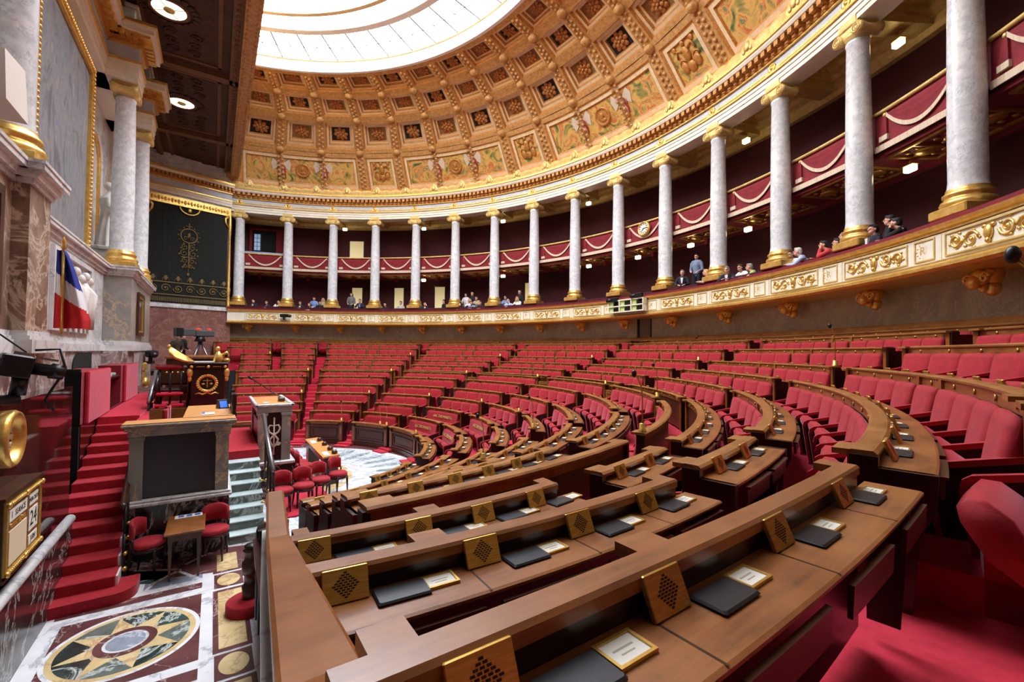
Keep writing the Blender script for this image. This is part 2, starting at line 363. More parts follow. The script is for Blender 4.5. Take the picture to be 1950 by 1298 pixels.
# columns
def column_parts(t):
    s = MB()
    s.lathe([(.42,.72),(.40,.80),(.385,.95),(.385,2.6),(.365,4.6),(.325,6.95),(.35,6.99),(.35,7.05),(.32,7.07),(.32,7.1)], 28)
    s.build('shaft', M['marcol'], t)
    b = MB(); b.bbox(-.55,.55,-.55,.55,0,.26,.03)
    b.lathe([(.53,.26),(.56,.34),(.53,.42),(.47,.45),(.46,.50),(.50,.54),(.50,.60),(.44,.64),(.43,.72)], 28)
    b.build('base', M['gold'], t)
    c = MB(); c.lathe([(.33,7.1),(.40,7.2),(.43,7.3),(.36,7.32)], 24)
    c.bbox(-.42,.42,-.42,.42,7.5,7.6,.03)
    c.bbox(-.36,.36,-.38,.38,7.3,7.5,.02)
    for sx in (-1,1):
        X = frame((sx*.40,0,7.3),(1,0,0),(0,0,1),(0,-1,0))
        c.lathe([(.0,-.42),(.20,-.42),(.20,-.30),(.15,-.1),(.15,.1),(.20,.30),(.20,.42),(0,.42)], 18, xf=X)
        for sy in (-1,1):
            c.tube(spiral((sx*.40,sy*.43,7.3),.175,.04,1.9,PI/2,26), .022, 5)
            c.ell((sx*.40,sy*.43,7.3),(.05,.03,.05),8,6)
    c.build('capital', M['gold'] if False else M['goldm'], t)
col0 = None
for i, a in enumerate(COLA):
    lab = 'pale marble Ionic column with gilt base, %s of the colonnade from the dark green hanging' % ORD[i+1]
    p = P2(a, 24.8, 8.3); rz = R_(a-90)
    if i == 0:
        col0 = empty('marble_column', p, rz, lab, 'column', 'Ionic columns of the gallery'); column_parts(col0)
    else: dup(col0, p, rz, lab)
# entablature above the columns
mb = MB()
for r, z0, z1 in ((24.44,15.9,16.08),(24.40,16.08,16.26),(24.36,16.26,16.42)): mb.arc(bx_(r,25.3,z0,z1), A0, A1, n=110)
trim = struct(mb.world('trim_1', M['white']))
ringstruct('trim_2', bx_(24.28,25.3,16.42,16.49), M['gold']); ringstruct('trim_3', bx_(24.44,25.3,16.49,16.98), M['frieze'])
ringstruct('trim_4', bx_(24.33,25.3,16.98,17.05), M['gold']); ringstruct('trim_5', bx_(24.30,25.3,17.05,17.42), M['cofg'])
mb = MB()
n = 190
for k in range(n):
    a = A0+(A1-A0)*(k+.5)/n; X = Matrix.Translation(P2(a,0,0)) @ Matrix.Rotation(R_(a-90),4,'Z')
    mb.box(-.10,.10,23.98,24.32,17.2,17.42,xf=X); mb.box(-.075,.075,24.16,24.32,17.08,17.2,xf=X)
mb.build('modillion_course', M['cofg'], bpy.data.objects['trim_5'])
ringstruct('trim_6', [(23.95,17.42),(25.3,17.42),(25.3,17.6),(23.86,17.6),(23.88,17.52)], M['white']); ringstruct('trim_7', bx_(23.80,24.9,17.6,17.72), M['gold'])
# rosettes on the frieze above each column
for i, a in enumerate(COLA[:-1]):
    X = Matrix.Rotation(R_(a-90),4,'Z'); mb = MB()
    F = X @ frame((0,24.42,16.73),(1,0,0),(0,0,1),(0,-1,0))
    mb.lathe([(.0,.0),(.19,0),(.19,.05),(.15,.05),(.13,.025),(.09,.03),(.07,.07),(0,.09)], 16, xf=F)
    mb.build('boss', M['gold'], bpy.data.objects['trim_3'])
# gilt cresting in front of the cove lamps
mb = MB(); n = 640
pts_o, pts_i = [], []
for k in range(n+1):
    a = A0+(A1-A0)*k/n; t = (k % 24)/24.0
    h = .34+.10*abs(sin(t*PI*3))+(.30*max(0, 1-abs(t-.5)/.13)**.6)
    pts_o.append([P2(a,23.86,17.72),P2(a,23.80,17.72+h*.6),P2(a,23.84,17.72+h),P2(a,23.92,17.72+h),P2(a,23.94,17.72)])
mb.rings([r[::-1] for r in pts_o], True, True, smooth=False)
for k in range(0, n, 24):
    a = A0+(A1-A0)*(k+12)/n; X = Matrix.Rotation(R_(a-90),4,'Z')
    mb.ell((0,23.80,18.08),(.17,.08,.22),10,7,xf=X); mb.ell((-.2,23.82,17.92),(.09,.06,.12),8,6,xf=X); mb.ell((.2,23.82,17.92),(.09,.06,.12),8,6,xf=X)
mb.world('trim_8', M['goldm']); struct(bpy.data.objects['trim_8'])
# cove lamps behind the cresting: one tube per bay
lamp0 = None
for i in range(19):
    a = COLA[i]-4.16
    if lamp0 is None:
        mb = MB(); mb.tube([(1.55*t/6, -((1.55*t/6)**2)/(2*24.1), 0) for t in range(-6,7)], .05, 6)
        lamp0 = mb.build('cove_lamp', M['cove']); o = lamp0
    else: o = lamp0.copy(); COL.objects.link(o)
    o.location = P2(a,24.18,17.86); o.rotation_euler.z = R_(a-90)
    tag(o, 'warm cove lamp hidden behind the gilt cresting, %s bay from the left' % ORD[i+1], 'lamp', 'cove lamps under the painted dome', 'thing')

# dome: (r, z, y of the centre)
def dome(u):
    ks = [(0,24.25,17.75,0),(.30,22.05,20.35,.25),(.34,21.8,20.6,.32),(.545,19.55,21.95,.9),(.585,19.2,22.1,.95),(.765,17.75,22.85,1),(.80,17.45,22.97,1),(.965,15.95,23.3,1),(1,15.6,23.32,1)]
    for (u0,*p),(u1,*q) in zip(ks, ks[1:]):
        if u <= u1+1e-9:
            t = (u-u0)/(u1-u0); return [p[i]+(q[i]-p[i])*t for i in range(3)]
    return ks[-1][1:]
def DP(a, u, off=0):
    r, z, oy = dome(u)
    if off:
        r1, z1, _ = dome(min(1,u+.02)); r0, z0, _ = dome(max(0,u-.02)); d = Vector((r1-r0, z1-z0)).normalized()
        r += d.y*off; z += -d.x*off          # outward normal of the shell
    return (r*cos(R_(a)), oy+r*sin(R_(a)), z)
CW = 7.95; CA = [164.9-CW*j for j in range(20)]
mats_d = [M['rib'],M['cofw'],M['cofg'],M['cofdark'],M['coftan'],M['paint']]
mb = MB()
def patch(a0,a1,u0,u1,off,nu=1,nv=1,m=0):
    mb.cur = m
    for i in range(nu):
        for j in range(nv):
            aa0,aa1 = a0+(a1-a0)*i/nu, a0+(a1-a0)*(i+1)/nu; uu0,uu1 = u0+(u1-u0)*j/nv, u0+(u1-u0)*(j+1)/nv
            mb.quad(DP(aa0,uu0,off),DP(aa1,uu0,off),DP(aa1,uu1,off),DP(aa0,uu1,off))
def frame_ring(o, i, off0, off1, m, na=1, nv=1):
    """quads between outer rectangle o=(a0,a1,u0,u1) at off0 and inner i at off1"""
    mb.cur = m
    oa0,oa1,ou0,ou1 = o; ia0,ia1,iu0,iu1 = i
    def edge(f, n):
        for k in range(n):
            t0,t1 = k/n,(k+1)/n; A,B = f(t0); C_,D = f(t1); mb.quad(A,C_,D,B)
    L = lambda x,y,t: x+(y-x)*t
    edge(lambda t:(DP(L(oa0,oa1,t),ou0,off0),DP(L(ia0,ia1,t),iu0,off1)), na)
    edge(lambda t:(DP(L(oa0,oa1,t),ou1,off0),DP(L(ia0,ia1,t),iu1,off1)), na)
    edge(lambda t:(DP(oa0,L(ou0,ou1,t),off0),DP(ia0,L(iu0,iu1,t),off1)), nv)
    edge(lambda t:(DP(oa1,L(ou0,ou1,t),off0),DP(ia1,L(iu0,iu1,t),off1)), nv)
def inset(o, da, du): return (o[0]-da if o[0] > o[1] else o[0]+da, o[1]+da if o[0] > o[1] else o[1]-da, o[2]+du, o[3]-du)
ROWS = [(.34,.545),(.585,.765),(.80,.965)]
rosette_spots = []
for j, a in enumerate(CA):
    aL, aR = a+CW/2, a-CW/2
    for rI, (u0,u1) in enumerate(ROWS):
        hu = (u1-u0); o = (aL,aR,u0-.02,u1+.02)
        i1 = (a+3.05,a-3.05,u0+.012,u1-.012); frame_ring(o,i1,0,0,0)
        i2 = inset(i1,.22,.006); frame_ring(i1,i2,0,.18,2)
        i3 = inset(i2,.42,hu*.08); frame_ring(i2,i3,.18,.18,1)
        i4 = inset(i3,.14,hu*.02); frame_ring(i3,i4,.18,.34,2)
        i5 = inset(i4,.34,hu*.06); frame_ring(i4,i5,.34,.34,1)
        i6 = inset(i5,.10,hu*.02); frame_ring(i5,i6,.34,.46,2)
        dark = (j+rI+ (1 if rI == 1 else 0)) % 2 == 0 if rI != 1 else (j % 4 == 1)
        patch(i6[0],i6[1],i6[2],i6[3],.46,m=3 if dark else 4)
        rosette_spots.append((a,(i6[2]+i6[3])/2,rI,j))
patch(CA[0]+CW/2,170.5,.32,.985,0,1,6,0)
patch(CA[0]+CW/2+1,CA[-1]-CW/2,.985,1.0,0,90,1,2)
# painted band: wide, narrow, wide ...
bands = []
j = 0
while j < 20:
    w = 3 if (j % 4) == 0 else 1
    if j+w > 20: w = 20-j
    bands.append((CA[j]+CW/2, CA[min(j+w,20)-1]-CW/2, w)); j += w
for a0,a1,w in bands:
    na = 5*w
    o = (a0,a1,0,.32); i1 = (a0-.95,a1+.95,.045,.285); frame_ring(o,i1,0,0,0,na,4)
    i2 = inset(i1,.3,.01); frame_ring(i1,i2,0,.10,2,na,4)
    i3 = inset(i2,.45,.02); frame_ring(i2,i3,.10,.10,1,na,4)
    i4 = inset(i3,.15,.008); frame_ring(i3,i4,.10,.2,2,na,4)
    patch(i4[0],i4[1],i4[2],i4[3],.2,na,4,5)
patch(bands[0][0],170.5,0,.32,0,1,6,0)
dome_o = struct(mb.world('ceiling_dome', mats_d))
# guilloche beads along the ribs, and a button at each crossing
mb = MB()
for j in range(0, 12):
    a = CA[j]-CW/2
    for k in range(60):
        u = .03+.93*k/60
        mb.ell(DP(a+.35*(1 if k % 2 else -1),u,-.02),(.11,.11,.10),6,4)
    for u in (.325,.565,.7825):
        mb.ell(DP(a,u,-.06),(.30,.30,.22),10,6)
mb.world('rib_beading', M['rib'], dome_o)
# one rosette in every coffer
def rosette_mesh(sz):
    m_ = MB()
    for ring_, (n_, rr, pr, zz) in enumerate(((8,.60,.24,.0),(6,.34,.18,.10))):
        for k in range(n_):
            t = 2*PI*(k+.5*ring_)/n_
            X = Matrix.Rotation(t,4,'Z') @ Matrix.Translation((rr*sz,0,zz*sz))
            m_.ell((0,0,0),(pr*sz*1.25,pr*sz,.12*sz),8,5,xf=X)
    m_.ell((0,0,.16*sz),(.16*sz,.16*sz,.14*sz),8,6)
    return m_.data('rosette', M['rosette'])
rmesh = [rosette_mesh(.62), rosette_mesh(.54), rosette_mesh(.5)]
for a,u,rI,j in rosette_spots:
    if j > 12: continue
    p = Vector(DP(a,u,.42)); q1 = Vector(DP(a,u+.02,.42))-Vector(DP(a,u-.02,.42)); q2 = Vector(DP(a-.5,u,.42))-Vector(DP(a+.5,u,.42))
    x = q2.normalized(); z = q1.cross(x).normalized()
    if z.z > 0: z = -z
    y = z.cross(x)
    o = bpy.data.objects.new('rosette', rmesh[rI]); COL.objects.link(o); o.parent = dome_o
    o.matrix_basis = frame(p,x,y,z)
# generic winged youths and medallions on the painted band
def winged(xf):
    m_ = MB(); m_.cur = 0
    m_.ell((0,0,.55),(.13,.06,.22),8,6,xf=xf); m_.ell((.02,0,.86),(.075,.06,.09),8,6,xf=xf)
    m_.tube([(-.06,0,.36),(-.08,0,.15),(-.10,0,-.12)],[.075,.055,.04],6,xf=xf); m_.tube([(.06,0,.36),(.13,0,.16),(.10,0,-.12)],[.075,.055,.04],6,xf=xf)
    m_.tube([(-.12,0,.70),(-.27,0,.60),(-.36,0,.74)],[.05,.04,.03],6,xf=xf); m_.tube([(.12,0,.70),(.26,0,.55),(.20,0,.38)],[.05,.04,.03],6,xf=xf)
    m_.cur = 1
    for s in (-1,1):
        m_.prism([(s*.10,.72),(s*.42,.98),(s*.55,.72),(s*.45,.30),(s*.22,.48)][::s],-.01,.03,'y',xf=xf)
    m_.cur = 2; m_.ell((.14,.0,.25),(.10,.035,.30),8,6,xf=xf)
    return m_
M['wing'] = plain('wing_white', (206,196,176), .7); M['redp'] = plain('painted_red_cloth', (150,56,44), .7)
for bi,(a0,a1,w) in enumerate(bands[:7]):
    am = (a0+a1)/2
    def LF(a,u):
        p = Vector(DP(a,u,.16)); up = (Vector(DP(a,u+.02,.16))-Vector(DP(a,u-.02,.16))).normalized(); x = (Vector(DP(a-.5,u,.16))-Vector(DP(a+.5,u,.16))).normalized()
        return frame(p, x*1.35, x.cross(up)*-1.35*.6, up*1.35)
    if w == 3:
        for s in (-1,1):
            f_ = winged(LF(am-s*4.0,.125)); f_.build('painted_figure',[M['skin'],M['wing'],M['redp']],dome_o)
        X = LF(am,.175); X = X @ Matrix.Rotation(PI/2,4,'X')
        m_ = MB(); m_.lathe([(0,.05),(.24,.06),(.30,.03),(.34,.10),(.40,.10),(.42,.0)],22,xf=X)
        m_.ell((0,.05,.08),(.11,.14,.08),10,6,xf=X); m_.ell((0,-.16,.05),(.17,.10,.06),8,6,xf=X); m_.build('medallion', M['cofg'], dome_o)
    else:
        X = LF(am,.15); m_ = MB()
        m_.ell((0,0,.35),(.16,.12,.28),8,6,xf=X); m_.ell((0,0,.74),(.09,.09,.11),8,6,xf=X)
        for s in (-1,1):
            m_.tube([(s*.14,0,.5),(s*.34,0,.62),(s*.42,0,.36)],[.06,.05,.04],6,xf=X); m_.ell((s*.3,0,-.05),(.16,.08,.22),8,6,xf=X)
            m_.tube(spiral((s*.32,0,.12),.16,.03,1.5,0,16),.035,5,xf=X); m_.ell((s*.42,0,.72),(.1,.06,.12),8,6,xf=X)
        m_.ell((0,0,-.12),(.18,.1,.2),8,6,xf=X); m_.build('trophy_relief', M['cofg'], dome_o)

# skylight: reveal, sloping glazed ring, moulded ring, inner glazing
SK = dict(oy=1.0)
def SP(a, r, z): return (r*cos(R_(a)), 1.0+r*sin(R_(a)), z)
def sarc(prof, m, name, parent=None, n=80):
    q = MB(); rr = []
    for k in range(n+1):
        a = 166-(166-12)*k/n; rr.append([SP(a,r,z) for r,z in prof])
    q.rings([x[::-1] for x in rr]); return q.world(name, m, parent)
sky = tag(empty('skylight', (0,4.9,23.4)), 'huge semicircular glazed skylight at the crown of the coffered dome, glowing white', 'skylight')
M['reveal'] = plain('skylight_reveal', (236,238,240), .6)
sarc([(15.55,23.3),(15.75,23.3),(15.75,24.05),(15.55,24.05)], M['reveal'], 'reveal', sky)
sarc([(15.45,24.0),(15.7,24.0),(15.7,24.14),(15.45,24.14)], M['goldm'], 'glazing_ring', sky)
sarc([(12.95,24.12),(15.55,24.12),(15.55,24.16),(12.95,24.16)], M['sky'], 'glass', sky)
sarc([(12.55,23.95),(12.95,23.95),(12.95,24.2),(12.55,24.2)], M['reveal'], 'moulded_ring', sky)
sarc([(11.4,23.99),(12.55,23.99),(12.55,24.03),(11.4,24.03)], M['sky'], 'glass', sky)
sarc([(11.15,23.9),(11.4,23.9),(11.4,24.15),(11.15,24.15)], M['cofw'], 'moulded_ring', sky)
sarc([(.5,24.06),(11.15,24.06),(11.15,24.10),(.5,24.10)], M['sky'], 'glass', sky)
M['bar'] = plain('glazing_bar', (120,116,108), .5)
q = MB()
for k in range(47):
    a = 164.5-k*3.3; w_ = .045 if k % 2 else .085
    p0, p1 = SP(a,13.0,24.1), SP(a,15.5,24.1); d = Vector((-sin(R_(a)),cos(R_(a)),0))*w_/2
    q.rings([[tuple(Vector(p)+s*d+Vector((0,0,h))) for s,h in ((-1,-.08),(1,-.08),(1,.0),(-1,.0))] for p in (p0,p1)])
for k in range(80):
    pass
q.world('glazing_bars', M['bar'], sky)
sarc([(14.25,24.04),(14.29,24.04),(14.29,24.10),(14.25,24.10)], M['bar'], 'glazing_bars', sky)
# arch beam at the mouth of the half dome
mb = MB(); mb.box(-24.6,24.6,4.25,4.85,18.45,25.2); struct(mb.world('ceiling_arch_beam', M['rib']))
mb = MB()
for k in range(150):
    for y in (4.36,4.74): mb.ell((-24+k*.32,y,18.45),(.15,.06,.06),6,4)
mb.world('beam_beading', M['rib'], bpy.data.objects['ceiling_arch_beam'])
mb = MB(); mb.box(-25,25,4.3,28,25.2,25.4); struct(mb.world('ceiling_roof', M['bay']))
# closing shell behind the dome so that no outside light leaks in
mb = MB(); mb.arc(bx_(28.2,28.4,6,25.3),172,8,n=80); struct(mb.world('wall_outer', M['redwall']))

# gallery: floor, back wall, ceiling, beams
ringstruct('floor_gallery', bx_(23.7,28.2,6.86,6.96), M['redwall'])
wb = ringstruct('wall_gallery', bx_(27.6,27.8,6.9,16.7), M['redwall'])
mb = MB(); mb.arc(bx_(24.4,27.8,16.62,16.72), A0, A1, n=110); struct(mb.world('ceiling_gallery', M['goldm']))
mb = MB(); mb.arc([(27.6,15.75),(27.6,16.62),(26.5,16.62),(26.62,16.45),(26.85,16.38),(26.9,16.2),(27.15,16.1),(27.2,15.9),(27.35,15.75)], A0, A1, n=110); struct(mb.world('trim_9', M['goldm']))
for i, a in enumerate(COLA):
    X = Matrix.Rotation(R_(a-90),4,'Z'); mb = MB()
    mb.box(-.36,.36,24.4,27.6,15.9,16.62,xf=X); mb.box(-.5,.5,24.9,27.4,16.2,16.62,xf=X); mb.box(-.62,.62,25.0,27.3,16.42,16.62,xf=X)
    struct(mb.build('trim_%d' % (20+i), M['goldm']))
# corridor doors standing open to lit corridors
def gdoor(name, a0, a1, z0, z1, lab, cat='door'):
    am = (a0+a1)/2; w = abs(a1-a0)*27.6*PI/180/2; t = empty(name, P2(am,27.58,z0), R_(am-90), lab, cat, 'lit doorways of the galleries')
    q = MB(); h = z1-z0
    q.box(-w-.08,-w,-.06,.0,0,h+.08); q.box(w,w+.08,-.06,0,0,h+.08); q.box(-w,w,-.06,0,h,h+.08); q.build('door_frame', M['dwood'], t)
    q = MB(); q.box(-w,w,-.02,0,0,h); q.build('lit_opening', M['doorlit'], t)
gdoor('gallery_doorway',149.7,147.8,6.97,10.47,'narrow lit doorway in the lower gallery behind the standing woman')
gdoor('gallery_doorway',141.6,139.8,6.97,10.48,'narrow lit doorway in the lower gallery behind the man in the pale shirt')
gdoor('gallery_doorway',133.6,131.6,6.97,10.52,'narrow lit doorway in the lower gallery behind the dark silhouette with raised arm')
gdoor('gallery_doorway',115.5,113.9,6.97,10.46,'narrow lit doorway half hidden by the eighth column')
gdoor('gallery_doorway',150.3,147.7,11.62,14.76,'lit doorway in the upper gallery above the standing woman')
# projection booth in the first upper bay
t = empty('control_booth', P2(164.3,27.3,12.9), R_(164.3-90), 'small control booth with a window in the first bay of the upper gallery', 'booth')
q = MB(); q.box(-1.6,1.6,-.05,.0,2.3,2.45); q.box(-1.6,-1.4,-.05,0,0,2.3); q.box(.5,1.6,-.05,0,0,2.3); q.build('booth_wall', M['redcloth'], t)
q = MB(); q.box(-1.4,.5,-.02,.02,0,2.3); q.build('opening', M['void'], t)  # black sheet painting the dark inside of the booth
q = MB(); q.box(-1.25,-.72,-.06,-.03,.5,1.95); wdw = q.build('window', plain('booth_window_light',(150,166,186),.4,emit=(150,176,210),estr=.5), t)
q = MB()
for k in range(5): q.box(-1.25,-.72,-.09,-.06,.5+k*.36,.53+k*.36)
for k in range(3): q.box(-1.25+k*.25,-1.22+k*.25,-.09,-.06,.5,1.95)
q.build('window_lattice', M['black'], wdw)
q = MB(); q.box(-1.9,1.9,-2.1,-1.95,-.15,.0); q.build('desk_shelf', plain('pale_blue_shelf',(150,166,200),.4), t)
# lamps in the galleries
def glamp(a, z, k, lab, r=26.3, first=[None]):
    p = P2(a,r,z)
    if first[0] is None:
        t = empty('gallery_lamp', p, R_(a-90), lab, 'lamp', 'small square gallery lamps')
        q = MB(); q.bbox(-.17,.17,-.1,.1,-.1,.1,.02); q.build('lamp_glass', M['lampg'], t)
        q = MB(); q.box(-.19,.19,-.12,.12,.1,.14); q.tube([(0,0,.14),(0,0,.4)],.03,6); q.lathe([(.1,.4),(.1,.44),(0,.44)],10); q.build('lamp_bracket', M['gold'], t)
        first[0] = t
    else: dup(first[0], p, R_(a-90), lab)
LOWL = [(134.8,11.3),(118.5,11.3),(101.5,11.3),(92.6,11.3),(84.0,11.3),(75.9,11.3),(59.4,11.2),(143,11.3),(126.6,11.3),(68,11.25)]
for k,(a,z) in enumerate(LOWL[:7]): glamp(a,10.95,k,'small glowing lamp under the upper balcony, %s from the left' % ORD[k+1])
UPL = [(150.5,15.5),(134.9,15.5),(118.6,15.5),(101.6,15.5),(76.1,15.45),(60.2,15.45)]
for k,(a,z) in enumerate(UPL): glamp(a,z,k,'small glowing lamp under the gilt gallery ceiling, %s from the left' % ORD[k+1])

# lower balcony front
ringstruct('trim_50', bx_(23.62,23.78,6.98,7.86), M['white'])
ringstruct('trim_51', [(23.62,7.72),(23.62,7.9),(23.44,7.9),(23.46,7.82),(23.54,7.78),(23.54,7.72)], M['gold'])
ringstruct('trim_52', bx_(23.46,24.35,7.9,8.0), M['redcloth'])
ringstruct('trim_53', [(23.62,7.02),(23.52,7.0),(23.42,6.94),(23.42,6.86),(23.52,6.8),(23.8,6.78),(25.1,6.78),(25.1,6.86),(23.62,6.9)], M['gold'], smooth=False)
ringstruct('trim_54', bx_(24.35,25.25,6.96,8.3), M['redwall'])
wl = ringstruct('wall_round', bx_(25.0,25.3,4.3,6.86), M['marwall'])
ringstruct('trim_55', [(24.72,5.44),(25.02,5.44),(25.02,5.68),(24.78,5.68),(24.70,5.60)], M['woodlt'])
TW = 23.6
def bend(p, R=TW): x,y,z = p; return ((R+y)*sin(x/R), (R+y)*cos(x/R)-R, z)
def relief(x0,x1,z0,z1,mb,y=-.03):
    w,h = x1-x0,z1-z0; cx,cz = (x0+x1)/2,(z0+z1)/2
    for s in (-1,1):
        for k,(fx,rr) in enumerate(((.21,.46),(.40,.40))):
            c = (cx+s*w*fx*1.0+s*w*.0, y, cz+ (.03 if k else -.03)*s*(-1))
            pts = spiral(c, rr*h, .05*h, 1.6*(1 if (k%2)==0 else -1), (PI if s > 0 else 0), 22)
            mb.tube(pts, [.034-.014*i/22 for i in range(23)], 5)
            mb.ell(c,(.055,.03,.055),8,5)
            for q_ in range(5):
                t = q_*1.26+k; mb.ell((c[0]+rr*h*1.02*cos(t), y, c[2]+rr*h*1.02*sin(t)),(.05,.02,.03),6,4)
    mb.ell((cx,y-.01,cz+.02),(.11,.06,.17),10,7); mb.ell((cx-.1,y,cz+.16),(.07,.04,.05),6,5); mb.ell((cx+.1,y,cz+.16),(.07,.04,.05),6,5)
    mb.ell((cx,y-.02,cz-.16),(.06,.05,.07),8,5)
def rect_frame(mb, x0,x1,z0,z1,t,y0,y1):
    mb.box(x0,x1,y0,y1,z0,z0+t); mb.box(x0,x1,y0,y1,z1-t,z1); mb.box(x0,x0+t,y0,y1,z0+t,z1-t); mb.box(x1-t,x1,y0,y1,z0+t,z1-t)
def subdiv_box(mb, x0,x1,y0,y1,z0,z1,n=8):
    for k in range(n): mb.box(x0+(x1-x0)*k/n, x0+(x1-x0)*(k+1)/n, y0,y1,z0,z1)
bay0 = None
for i in range(19):
    am = COLA[i]-1.7-4.16
    lab = 'gilt and cream balcony front section with scrolls and RF, %s from the dark green hanging' % ORD[i+1]
    p = P2(am,TW,6.98); rz = R_(am-90)
    if bay0 is None:
        bay0 = empty('balcony_section', p, rz, lab, 'balcony front', 'cream and gilt balcony sections')
        q = MB(); subdiv_box(q,-1.71,1.71,-.03,.02,.08,.72); q.v = [bend(v) for v in q.v]; q.build('panel_board', M['white'], bay0)
        q = MB(); 
        for x0,x1 in ((-1.6,.70),(.92,1.54)): rect_frame(q,x0,x1,.13,.68,.035,-.055,-.02)
        q.box(-1.715,-1.695,-.034,-.028,.0,.9); q.v = [bend(v) for v in q.v]; q.build('panel_moulding', M['goldm'], bay0)
        q = MB(); relief(-1.5,.60,.19,.62,q,-.045); q.v = [bend(v) for v in q.v]; q.build('scroll_relief', M['gold'], bay0)
        q = MB(); X = frame((1.23,-.05,.405),(1,0,0),(0,0,1),(0,-1,0)); text_into(q,'RF',.3,X,.015)
        mgr = q.build('monogram', M['goldm'], bay0)
        q = MB()
        for k in range(14):
            t = 2*PI*k/14; q.ell((1.23+.25*cos(t),-.045,.405+.2*sin(t)),(.04,.02,.03),6,4)
        q.build('laurel_relief', M['goldm'], mgr)
        q = MB()
        for k,(yy,zz,rr) in enumerate(((.95,-.32,.26),(.7,-.36,.22),(.55,-.50,.17),(.75,-.62,.11),(.95,-.62,.2))): q.ell((-1.71,yy,zz),(rr*.9,rr*.8,rr),10,7)
        for s in (-1,1):
            q.tube(spiral((-1.71+s*.24,.6,-.4),.14,.03,1.4,0,14),.04,5); q.ell((-1.71+s*.2,.75,-.25),(.1,.1,.07),8,5)
        q.build('corbel', M['gold'], bay0)
    else: dup(bay0, p, rz, lab)
# upper balcony
ringstruct('floor_upper_gallery', bx_(25.25,27.7,11.42,11.56), M['redwall'])
mb = MB(); mb.arc([(25.3,11.30),(25.3,11.42),(27.6,11.42),(27.6,11.2),(27.4,11.2),(27.3,11.34)], A0, A1, n=110); so = struct(mb.world('trim_60', M['redcloth']))
for i in range(19):
    a = COLA[i]-4.16; X = Matrix.Rotation(R_(a-90),4,'Z'); q = MB()
    for y0 in (25.5,26.3): rect_frame(q,-1.4,1.4,y0,y0+.7,.07,0,0) if False else None
    for (x0,x1,y0,y1) in ((-1.5,1.5,25.42,25.5),(-1.5,1.5,27.0,27.12),(-1.5,-1.4,25.5,27.0),(1.4,1.5,25.5,27.0),(-.62,-.56,25.5,27.0),(.56,.62,25.5,27.0)): q.box(x0,x1,y0,y1,11.24,11.31,xf=X)
    for x in (-1.0,0,1.0):
        q.lathe([(.0,11.2),(.22,11.22),(.3,11.27),(.3,11.31)],12,c=(x,26.25,0),xf=X)
        for k in range(6):
            t = k*PI/3; q.ell((x+.36*cos(t),26.25+.5*sin(t),11.29),(.09,.09,.04),6,4,xf=X)
    q.build('gilt_coffering', M['gold'], so)
    q = MB(); q.lathe([(.16,10.92),(.16,11.16),(.2,11.18),(.2,11.24)],12,c=(-.75,26.9,0),xf=X); q.build('rail_bracket', M['redcloth'], so)
TB = 25.2
up0 = None
for i in range(19):
    am = COLA[i]-4.16
    lab = 'red cloth balcony drape with ivory fringe swag, %s upper bay from the dark green hanging' % ORD[i+1]
    p = P2(am,TB,11.56); rz = R_(am-90)
    if up0 is None:
        up0 = empty('draped_balustrade', p, rz, lab, 'balcony drape', 'draped balustrades of the upper gallery')
        q = MB(); subdiv_box(q,-1.62,1.62,0,.06,.0,1.12,8); q.v = [bend(v,TB) for v in q.v]; q.build('cloth', M['redcloth'], up0)
        q = MB()
        # pleated swag: a curved surface hanging in an arc
        nx, nz = 24, 8; vs = []; 
        for b in range(nz+1):
            for c_ in range(nx+1):
                x = -1.12+2.24*c_/nx; t = b/nz; sag = .80*(1-(x/1.12)**2)
                z = 1.06-(.04+.0*t)-t*(sag*.92+.06); y = -.03-.035*abs(sin(t*PI*3.2))-.01; vs.append((x,y,z))
        fs = [(b*(nx+1)+c_, b*(nx+1)+c_+1, (b+1)*(nx+1)+c_+1, (b+1)*(nx+1)+c_) for b in range(nz) for c_ in range(nx)]
        q.add(vs, fs, True); q.v = [bend(v,TB) for v in q.v]; swg = q.build('swag', M['redcloth'], up0)
        q = MB()
        pa = [(-1.14+2.28*c_/24, 0, 1.02-.06-.80*.92*(1-((-1.14+2.28*c_/24)/1.14)**2)) for c_ in range(25)]
        q.rings([[(x,-.075,z-.04),(x,-.055,z-.04),(x,-.055,z+.10),(x,-.075,z+.10)] for x,_,z in pa]); q.v = [bend(v,TB) for v in q.v]
        q.build('swag_fringe', M['fringe'], swg)
        q = MB(); subdiv_box(q,-1.6,1.6,-.05,-.01,-.12,.08,8); q.v = [bend(v,TB) for v in q.v]; q.build('hem_fringe', M['fringe'], up0)
        for s in (-1,1):
            q = MB(); q.prism([(s*1.14,1.0),(s*1.24,1.04),(s*1.40,.34),(s*1.12,.34)][::s],-.09,-.02,'y'); sfl = q.build('side_fall', M['redcloth'], up0)
            q = MB(); q.box(min(s*1.10,s*1.42),max(s*1.10,s*1.42),-.10,-.02,.18,.35); q.build('fall_fringe', M['fringe'], sfl)
            q = MB(); q.ell((s*1.2,-.08,1.0),(.06,.05,.07),8,6); q.build('rosette_knob', M['goldm'], up0)
        q = MB(); q.tube([bend((-1.66+3.32*k/10,-.04,1.16),TB) for k in range(11)],.065,8); q.build('handrail', M['goldm'], up0)
    else: dup(up0, p, rz, lab)
